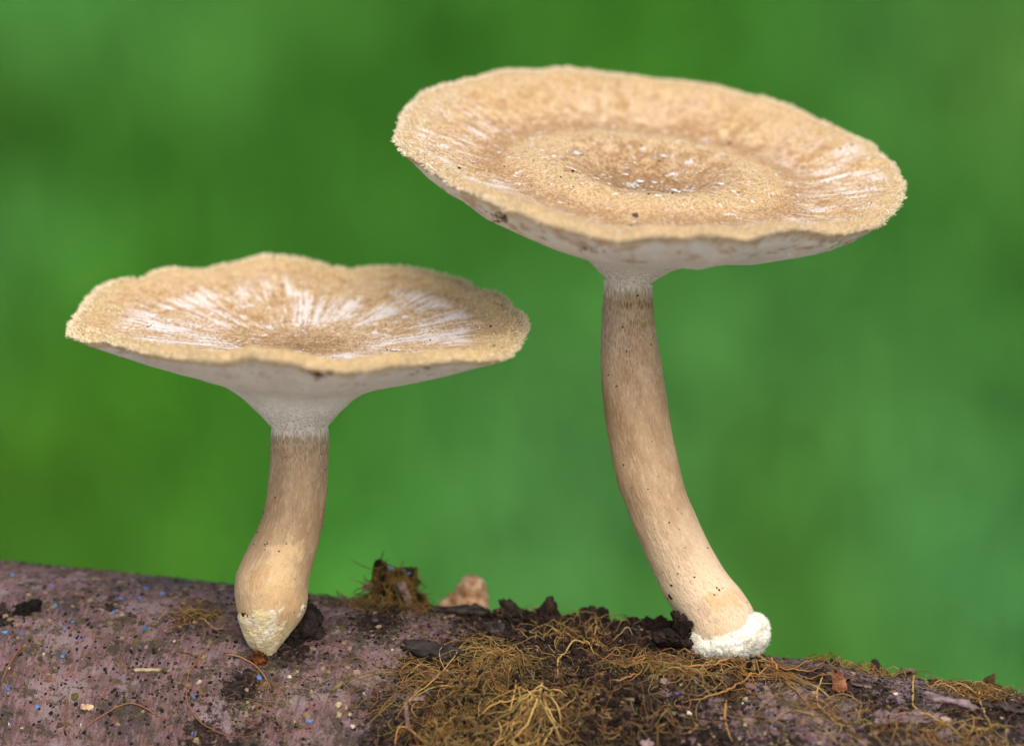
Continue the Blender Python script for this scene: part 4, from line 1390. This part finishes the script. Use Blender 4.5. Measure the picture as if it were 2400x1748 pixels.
def smear(cfg, root, under, x, y, n, sx, sy, size, col, seed, name):
    G = cfg['Xu'] if under == 1 else cfg['Xt'] if under == 0 else cfg['Xs']
    r_ = np.random.default_rng(seed)
    P, N = [], []
    for _ in range(n):
        a_, b_ = on_grid(G, x + r_.normal(0, sx), y + r_.normal(0, sy))
        P.append(a_)
        N.append(b_)
    V, Tr, C = chunks(np.array(P), size * r_.uniform(0.5, 1.3, n), np.tile(col, (n, 1)) * r_.uniform(.6, 1.4, (n, 1)), 2, 0.35, 0.3, np.array(N), seed)
    par = [c for c in root.children if c.name.startswith(('cap', 'pore_surface', 'stem')[int(under)])][0]
    part(name, simple_mesh(name, V, None, Tr, C, cfg['base_w']), M_SOIL, par)


BR = (0.14, 0.075, 0.05)
smear(cL, mL, True, 745, 882, 26, 14, 5, 6, BR, 1, 'dirt_smear')
smear(cL, mL, True, 1000, 868, 8, 10, 3, 4, (0.05, 0.03, 0.012), 2, 'dirt_smear')
smear(cL, mL, True, 974, 882, 4, 4, 3, 4, (0.04, 0.025, 0.012), 3, 'dirt_smear')
smear(cL, mL, True, 845, 905, 4, 6, 1, 3, (0.25, 0.10, 0.08), 4, 'dirt_smear')
smear(cL, mL, True, 600, 875, 7, 40, 8, 4, (0.36, 0.27, 0.21), 5, 'dirt_smear')
smear(cR, mR, True, 1165, 512, 26, 16, 7, 5, BR, 6, 'dirt_smear')
smear(cR, mR, True, 1270, 560, 4, 4, 2, 4, (0.06, 0.04, 0.03), 7, 'dirt_smear')
smear(cR, mR, True, 1400, 590, 10, 18, 3, 5, BR, 8, 'dirt_smear')
smear(cL, mL, 2, 571, 1444, 4, 6, 2, 6, (0.025, 0.018, 0.015), 10, 'soil_crumb')
smear(cL, mL, 2, 618, 1275, 5, 3, 6, 2.5, (0.05, 0.03, 0.02), 11, 'soil_crumb')
smear(cR, mR, 2, 1686, 1376, 5, 5, 2, 3.0, (0.04, 0.02, 0.012), 12, 'soil_crumb')
smear(cR, mR, 2, 1562, 1400, 8, 4, 9, 3.5, (0.025, 0.018, 0.015), 13, 'soil_crumb')
smear(cR, mR, False, 1490, 500, 3, 2, 3, 8, (0.10, 0.075, 0.08), 9, 'dark_drop')

# ---- soil crumbs and black dots (uncountable)
lbw = F2W(axis(1200.0))


def scatter(k, seed, want, v0=-60, v1=640):
    r_ = np.random.default_rng(seed)
    t = r_.uniform(-80, 2480, k * 6)
    v = r_.uniform(v0, v1, k * 6)
    keep = r_.random(k * 6) < want(t, v)
    return t[keep][:k], v[keep][:k], r_


t, v, r_ = scatter(15000, 71, lambda t, v: np.clip(soilmask(t, v) * 1.2 - 0.15, 0, 1))
sz = 1.5 + (1.0 + 6.5 * soilmask(t, v) ** 1.5) * r_.random(len(t)) ** 5
P, N = surf(t, v, sz * 0.35)
c = np.array((0.020, 0.013, 0.011)) * r_.uniform(0.25, 1.6, (len(t), 1)) + (r_.random((len(t), 1)) < 0.06) * np.array((0.07, 0.036, 0.025))
V, Tr, C = chunks(P, sz, c, 1, 0.7, None, None, 72)
o = thing('soil_crumbs', 'dark brown soil crumbs strewn over the rough side of the branch', 'soil', lbw, None, simple_mesh('soil_crumbs', V, None, Tr, C, lbw, False), M_SOIL)
o['kind'] = 'stuff'
t, v, r_ = scatter(5200, 73, lambda t, v: 0.25 + 0.5 * np.clip(fbm(t / 90, v / 90, 0, 3, 77) * 2 + 0.4, 0, 1))
sz = 1.6 + 4.2 * r_.random(len(t)) ** 2.5
P, N = surf(t, v, 0.3)
V, Tr, C = chunks(P, sz, np.tile((0.016, 0.014, 0.016), (len(t), 1)), 1, 0.25, 0.5, N, 74)
o = thing('bark_specks', 'black pin-head specks peppering the mauve bark', 'specks', lbw, None, simple_mesh('bark_specks', V, None, Tr, C, lbw), M_SOIL)
o['kind'] = 'stuff'
t, v, r_ = scatter(6000, 75, lambda t, v: 0.12 + 0.6 * np.clip(fbm(t / 120, v / 80, 0, 3, 79) * 2, 0, 1))
sz = 1.5 + 6.0 * r_.random(len(t)) ** 3
P, N = surf(t, v, 0.6)
pal = np.array([(0.09, 0.068, 0.034), (0.16, 0.12, 0.065), (0.07, 0.072, 0.02), (0.24, 0.18, 0.12), (0.05, 0.03, 0.02)])
V, Tr, C = chunks(P, sz, pal[r_.integers(0, 5, len(t))], 1, 0.5, 0.5, N, 76)
o = thing('bark_dust', 'fine brown and olive litter dusting the bark', 'litter', lbw, None, simple_mesh('bark_dust', V, None, Tr, C, lbw, False), M_CHIP)
o['kind'] = 'stuff'

t, v, r_ = scatter(420, 81, lambda t, v: smooth(1300, 1750, t) * 0.9 + 0.05, 20, 600)
sz = r_.uniform(4, 13, len(t))
P, N = surf(t, v, 1.0)
pal = np.array([(0.13, 0.09, 0.095), (0.05, 0.034, 0.034), (0.20, 0.14, 0.14), (0.17, 0.075, 0.045), (0.30, 0.22, 0.17)])
V, Tr, C = chunks(P, sz, pal[r_.choice(5, len(t), p=[.34, .3, .2, .1, .06])] * r_.uniform(.7, 1.2, (len(t), 1)), 2, 0.45, 0.28, N, 82)
o = thing('bark_scales', 'loose purple and brown bark scales on the rough low end of the branch', 'bark scales', lbw, None, simple_mesh('bark_scales', V, None, Tr, C, lbw, False), M_CHIP)
o['kind'] = 'stuff'

# ---- golden root fibres
GOLD = np.array([(0.40, 0.25, 0.075), (0.30, 0.165, 0.045), (0.48, 0.34, 0.13), (0.24, 0.12, 0.035), (0.34, 0.27, 0.085), (0.36, 0.17, 0.05)])


def tangle(label, x, y, k, spread, length, lift, rad, seed, dirs=None, dirspread=3.2, cat='fibres', tint=1.0, curl=0.35):
    r_ = np.random.default_rng(seed)
    t0, v0 = at(x, y)
    n = 18
    st = t0 + r_.normal(0, spread[0], k)
    sv_ = v0 + r_.normal(0, spread[1], k)
    a0 = (dirs if dirs is not None else 0) + r_.normal(0, dirspread, k) if dirs is not None else r_.uniform(0, 6.28, k)
    L_ = length * r_.uniform(0.3, 1.5, k)
    turn = r_.normal(0, curl / 2, (k, 1)) + np.cumsum(r_.normal(0, curl * .45, (k, n)), 1) * 0.35
    a_ = a0[:, None] + np.cumsum(turn, 1) * 0.35
    stp = (L_ / n)[:, None]
    tq = st[:, None] + np.cumsum(np.cos(a_) * stp, 1)
    vq = sv_[:, None] + np.cumsum(np.sin(a_) * stp, 1)
    s = np.linspace(0, 1, n)[None]
    arch = lift * r_.uniform(0.05, 1.0, (k, 1)) * (np.sin(s * math.pi * r_.uniform(0.7, 1.6, (k, 1))) ** 2)
    h = 1.2 + arch + 2.5 * np.abs(np.cumsum(r_.normal(0, 0.35, (k, n)), 1))
    P, N = surf(tq, vq, h)
    c = GOLD[r_.integers(0, len(GOLD), k)] * r_.uniform(0.3, 1.15, (k, 1)) * tint
    V, Q, C = tubes(P, rad * 0.8 * r_.uniform(0.45, 1.35, k), 4, c)
    p0, _ = surf(t0, v0)
    bw = F2W(p0)
    o = thing('root_fibres', label, cat, bw, None, simple_mesh('root_fibres', V, Q, None, C, bw), M_FIBRE)
    o['kind'] = 'stuff'
    return o


tangle('bright tuft of fine golden fibres fanning over the dark soil', 1195, 1530, 180, (22, 22), 120, 16, 1.1, 201, 2.2, 0.7, tint=0.9)
tangle('loose golden fibres trailing from the bright tuft over bare bark', 1080, 1580, 90, (60, 14), 120, 9, 1.1, 202, 3.0, 0.5)
tangle('dense brown felt of fibres covering the middle of the branch', 1140, 1640, 130, (90, 60), 95, 9, 0.9, 203, cat='fibres', tint=0.5, curl=0.7)
tangle('hair fine brown felt clinging to the soil of the middle of the branch', 1130, 1620, 420, (95, 65), 55, 7, 0.65, 231, tint=0.6, curl=0.9)
tangle('hair fine rusty felt low on the middle of the branch', 1080, 1700, 300, (60, 40), 55, 7, 0.65, 232, tint=0.7, curl=0.9)
tangle('hair fine felt round the pale knot of stout fibres', 1290, 1660, 300, (70, 50), 55, 8, 0.65, 233, tint=0.8, curl=0.9)
tangle('hair fine felt on the soil under the black heap', 1480, 1550, 220, (90, 40), 55, 7, 0.65, 234, tint=0.65, curl=0.9)
tangle('rusty orange fibres low on the branch', 1060, 1700, 170, (50, 36), 90, 9, 1.1, 204, 1.9, 0.5, tint=0.75, curl=0.5)
tangle('pale knot of stout fibres spreading downward on the branch', 1268, 1625, 90, (16, 12), 130, 20, 1.9, 205, 1.65, 0.55, tint=1.05)
tangle('golden strands hanging low at the knot of fibres', 1240, 1715, 80, (30, 24), 80, 14, 1.9, 206, 1.6, 0.5)
tangle('thin fibres woven over the black soil lump', 1360, 1500, 80, (60, 40), 110, 22, 1.2, 207, tint=0.85, curl=0.6)
tangle('orange fibre mat hanging below the black soil heap', 1530, 1560, 170, (60, 16), 110, 20, 1.4, 208, 0.1, 0.7, tint=0.75, curl=0.55)
tangle('golden rootlets looping in front of the white mycelium', 1720, 1556, 90, (60, 8), 170, 14, 1.5, 209, 0.25, 0.4, tint=0.95, curl=0.45)
tangle('sparse fibres round the blunt bark knob', 2020, 1575, 70, (70, 12), 90, 26, 1.3, 210, tint=0.85, curl=0.6)
tangle('wispy fibres on the low end of the branch', 2310, 1635, 110, (44, 20), 90, 24, 1.4, 211, tint=0.8, curl=0.6)
tangle('small fibre tuft on bare bark beside the shorter mushroom', 462, 1442, 90, (26, 14), 70, 14, 1.1, 212, tint=0.75, curl=0.6)
tangle('faint thin fibres scattered low on the right half of the branch', 1850, 1670, 120, (260, 50), 120, 10, 1.2, 213, tint=0.7, curl=0.5)
tangle('dull fibre tuft below the rusty bark slab', 1960, 1690, 90, (70, 26), 80, 12, 1.3, 241, tint=0.75, curl=0.6)
tangle('blurred golden fibre wisps low beside the cracked mauve flake', 2230, 1710, 90, (80, 26), 90, 14, 1.5, 242, 0.5, 0.5, tint=0.9, curl=0.5)
tangle('stray brown fibres on the soil under the shorter mushroom', 640, 1620, 60, (60, 60), 70, 7, 0.9, 214, tint=0.6, curl=0.6)
tangle('fine fibres over the mossy clump foot', 900, 1430, 110, (50, 14), 70, 34, 1.1, 215, tint=0.6, curl=0.7)
tangle('stray brown fibres across the bare bark left of the bright tuft', 900, 1600, 70, (70, 60), 80, 7, 0.9, 216, tint=0.6, curl=0.6)
tangle('dark fibres matted over the ridge soil beside the bright tuft', 1300, 1570, 90, (90, 40), 90, 12, 1.0, 217, tint=0.5, curl=0.7)
tangle('curled fibres by the split bark ledges', 1480, 1690, 80, (80, 40), 90, 12, 1.3, 218, tint=0.65, curl=0.6)


def strand(label, pts, rad, col, seed, lift=3.0, group=None):
    """one rootlet traced over the bark"""
    r_ = np.random.default_rng(seed)
    tv = np.array([at(*p) for p in pts], float)
    s = np.concatenate([[0], np.cumsum(np.linalg.norm(np.diff(tv, axis=0), axis=1))])
    n = max(20, int(s[-1] / 7))
    ss = np.linspace(0, s[-1], n)
    q = np.stack([np.interp(ss, s, tv[:, i]) for i in (0, 1)], -1)
    g = np.exp(-0.5 * (np.arange(-6, 7) / 2.5) ** 2)
    g /= g.sum()
    for i in (0, 1):
        y = q[:, i]
        q[:, i] = np.convolve(np.concatenate([2 * y[0] - y[6:0:-1], y, 2 * y[-1] - y[-2:-8:-1]]), g, 'valid')
    q += 2.0 * np.stack([fbm(ss / 30, 0 * ss, seed * 1.3, 2, seed), fbm(ss / 30, 0 * ss + 5, seed * 1.3, 2, seed)], -1)
    h = rad * .8 + 7 * soilmask(q[:, 0], q[:, 1]) + lift * (0.5 + 0.5 * fbm(ss / 70, 0 * ss, seed * .7, 2, seed + 3)) * np.sin(np.linspace(0, math.pi, n)) ** .6
    P, N = surf(q[:, 0], q[:, 1], h)
    V, Q, C = tubes(P[None], np.array([rad * 0.78]), 6, [tuple(0.8 * c_ for c_ in col)])
    bw = F2W(P[0])
    me = simple_mesh('rootlet', V, Q, None, C, bw)
    return thing('rootlet', label, 'rootlet', bw, group, me, M_FIBRE)


OR = (0.40, 0.20, 0.06)
GO = (0.46, 0.30, 0.10)
RB = (0.20, 0.085, 0.04)
strand('thin orange rootlet bending below the shorter mushroom foot', [(525, 1533), (562, 1538), (582, 1552), (604, 1562), (622, 1588), (640, 1616)], 2.2, OR, 1)
strand('long reddish rootlet curving down the bare bark beside the shorter mushroom', [(488, 1518), (455, 1552), (436, 1600), (434, 1640), (448, 1672), (480, 1706), (540, 1730), (600, 1722)], 2.0, (0.26, 0.11, 0.045), 2)
strand('reddish rootlet arching over the lower bare bark', [(200, 1704), (245, 1668), (290, 1648), (330, 1652), (370, 1678), (405, 1690)], 2.0, (0.30, 0.12, 0.05), 3)
strand('dark red rootlet slanting across the upper bare bark', [(2, 1600), (20, 1560), (40, 1530), (60, 1508)], 3.4, RB, 4)
strand('brown rootlet forked near the small fibre tuft', [(410, 1525), (455, 1535), (455, 1555)], 1.8, RB, 5)
strand('brown hair rootlet on the lowest bare bark', [(160, 1630), (150, 1670), (155, 1720), (165, 1745)], 2.0, (0.2, 0.09, 0.03), 6)
strand('stout golden rootlet running down through the pale knot', [(1270, 1600), (1268, 1640), (1250, 1680), (1225, 1720), (1200, 1745)], 4.0, GO, 7, 10)
strand('golden rootlet hooking sideways from the pale knot', [(1272, 1640), (1280, 1672), (1300, 1690), (1310, 1700), (1290, 1725), (1270, 1745)], 3.2, GO, 8, 9)
strand('straight golden rootlet dropping beside the pale knot', [(1208, 1590), (1206, 1630), (1196, 1670), (1188, 1710)], 3.0, GO, 9, 8)
strand('arched tan rootlet over the soil behind the pale knot', [(1310, 1590), (1305, 1555), (1330, 1535), (1370, 1520), (1388, 1530), (1392, 1545)], 3.0, GO, 10, 10)
strand('golden rootlet hanging over the black soil lump', [(1392, 1462), (1392, 1490), (1388, 1515), (1385, 1540)], 2.6, OR, 11, 8)
strand('bundled golden rootlet crossing the bark under the white mycelium', [(1560, 1572), (1640, 1570), (1700, 1562), (1740, 1550), (1790, 1550), (1815, 1572), (1845, 1608), (1880, 1640), (1905, 1662)], 3.6, OR, 12, 8)
strand('golden rootlet sloping from the bundle towards the split ledges', [(1800, 1568), (1760, 1590), (1720, 1616), (1700, 1628), (1660, 1640), (1600, 1648)], 3.0, OR, 13, 6)
strand('dangling golden rootlet forking low under the mycelium', [(1700, 1640), (1696, 1680), (1702, 1715), (1715, 1742)], 4.0, OR, 14, 8)
strand('thin golden rootlet below the rusty bark slab', [(1932, 1585), (1916, 1615), (1912, 1650), (1930, 1672), (1965, 1700), (2000, 1712)], 2.6, GO, 15, 8)
strand('pale rootlet hanging from the small bark tab', [(2138, 1590), (2138, 1630), (2142, 1665), (2165, 1684), (2220, 1700), (2260, 1735)], 3.2, GO, 16, 8)
strand('golden rootlet under the litter tuft', [(2290, 1620), (2296, 1650), (2304, 1680), (2320, 1715)], 3.0, GO, 17, 8)
strand('long thin rootlet in the fibres above the splinter', [(1100, 1500), (1050, 1570), (1010, 1610), (960, 1640), (930, 1690)], 1.8, GO, 18, 7)
strand('two-tone rootlet crossing low beside the splinter', [(925, 1745), (935, 1700), (970, 1720), (1000, 1745)], 2.8, OR, 19, 8)
strand('loose loop of rootlet against the rough soil beside the bark ledges', [(1500, 1580), (1470, 1600), (1440, 1612), (1430, 1600)], 2.4, OR, 20, 8)

scn.render.film_transparent = False
print('tris', sum(sum(len(p.vertices) - 2 for p in o.data.polygons) if False else len(o.data.polygons) for o in bpy.data.objects if o.type == 'MESH'))
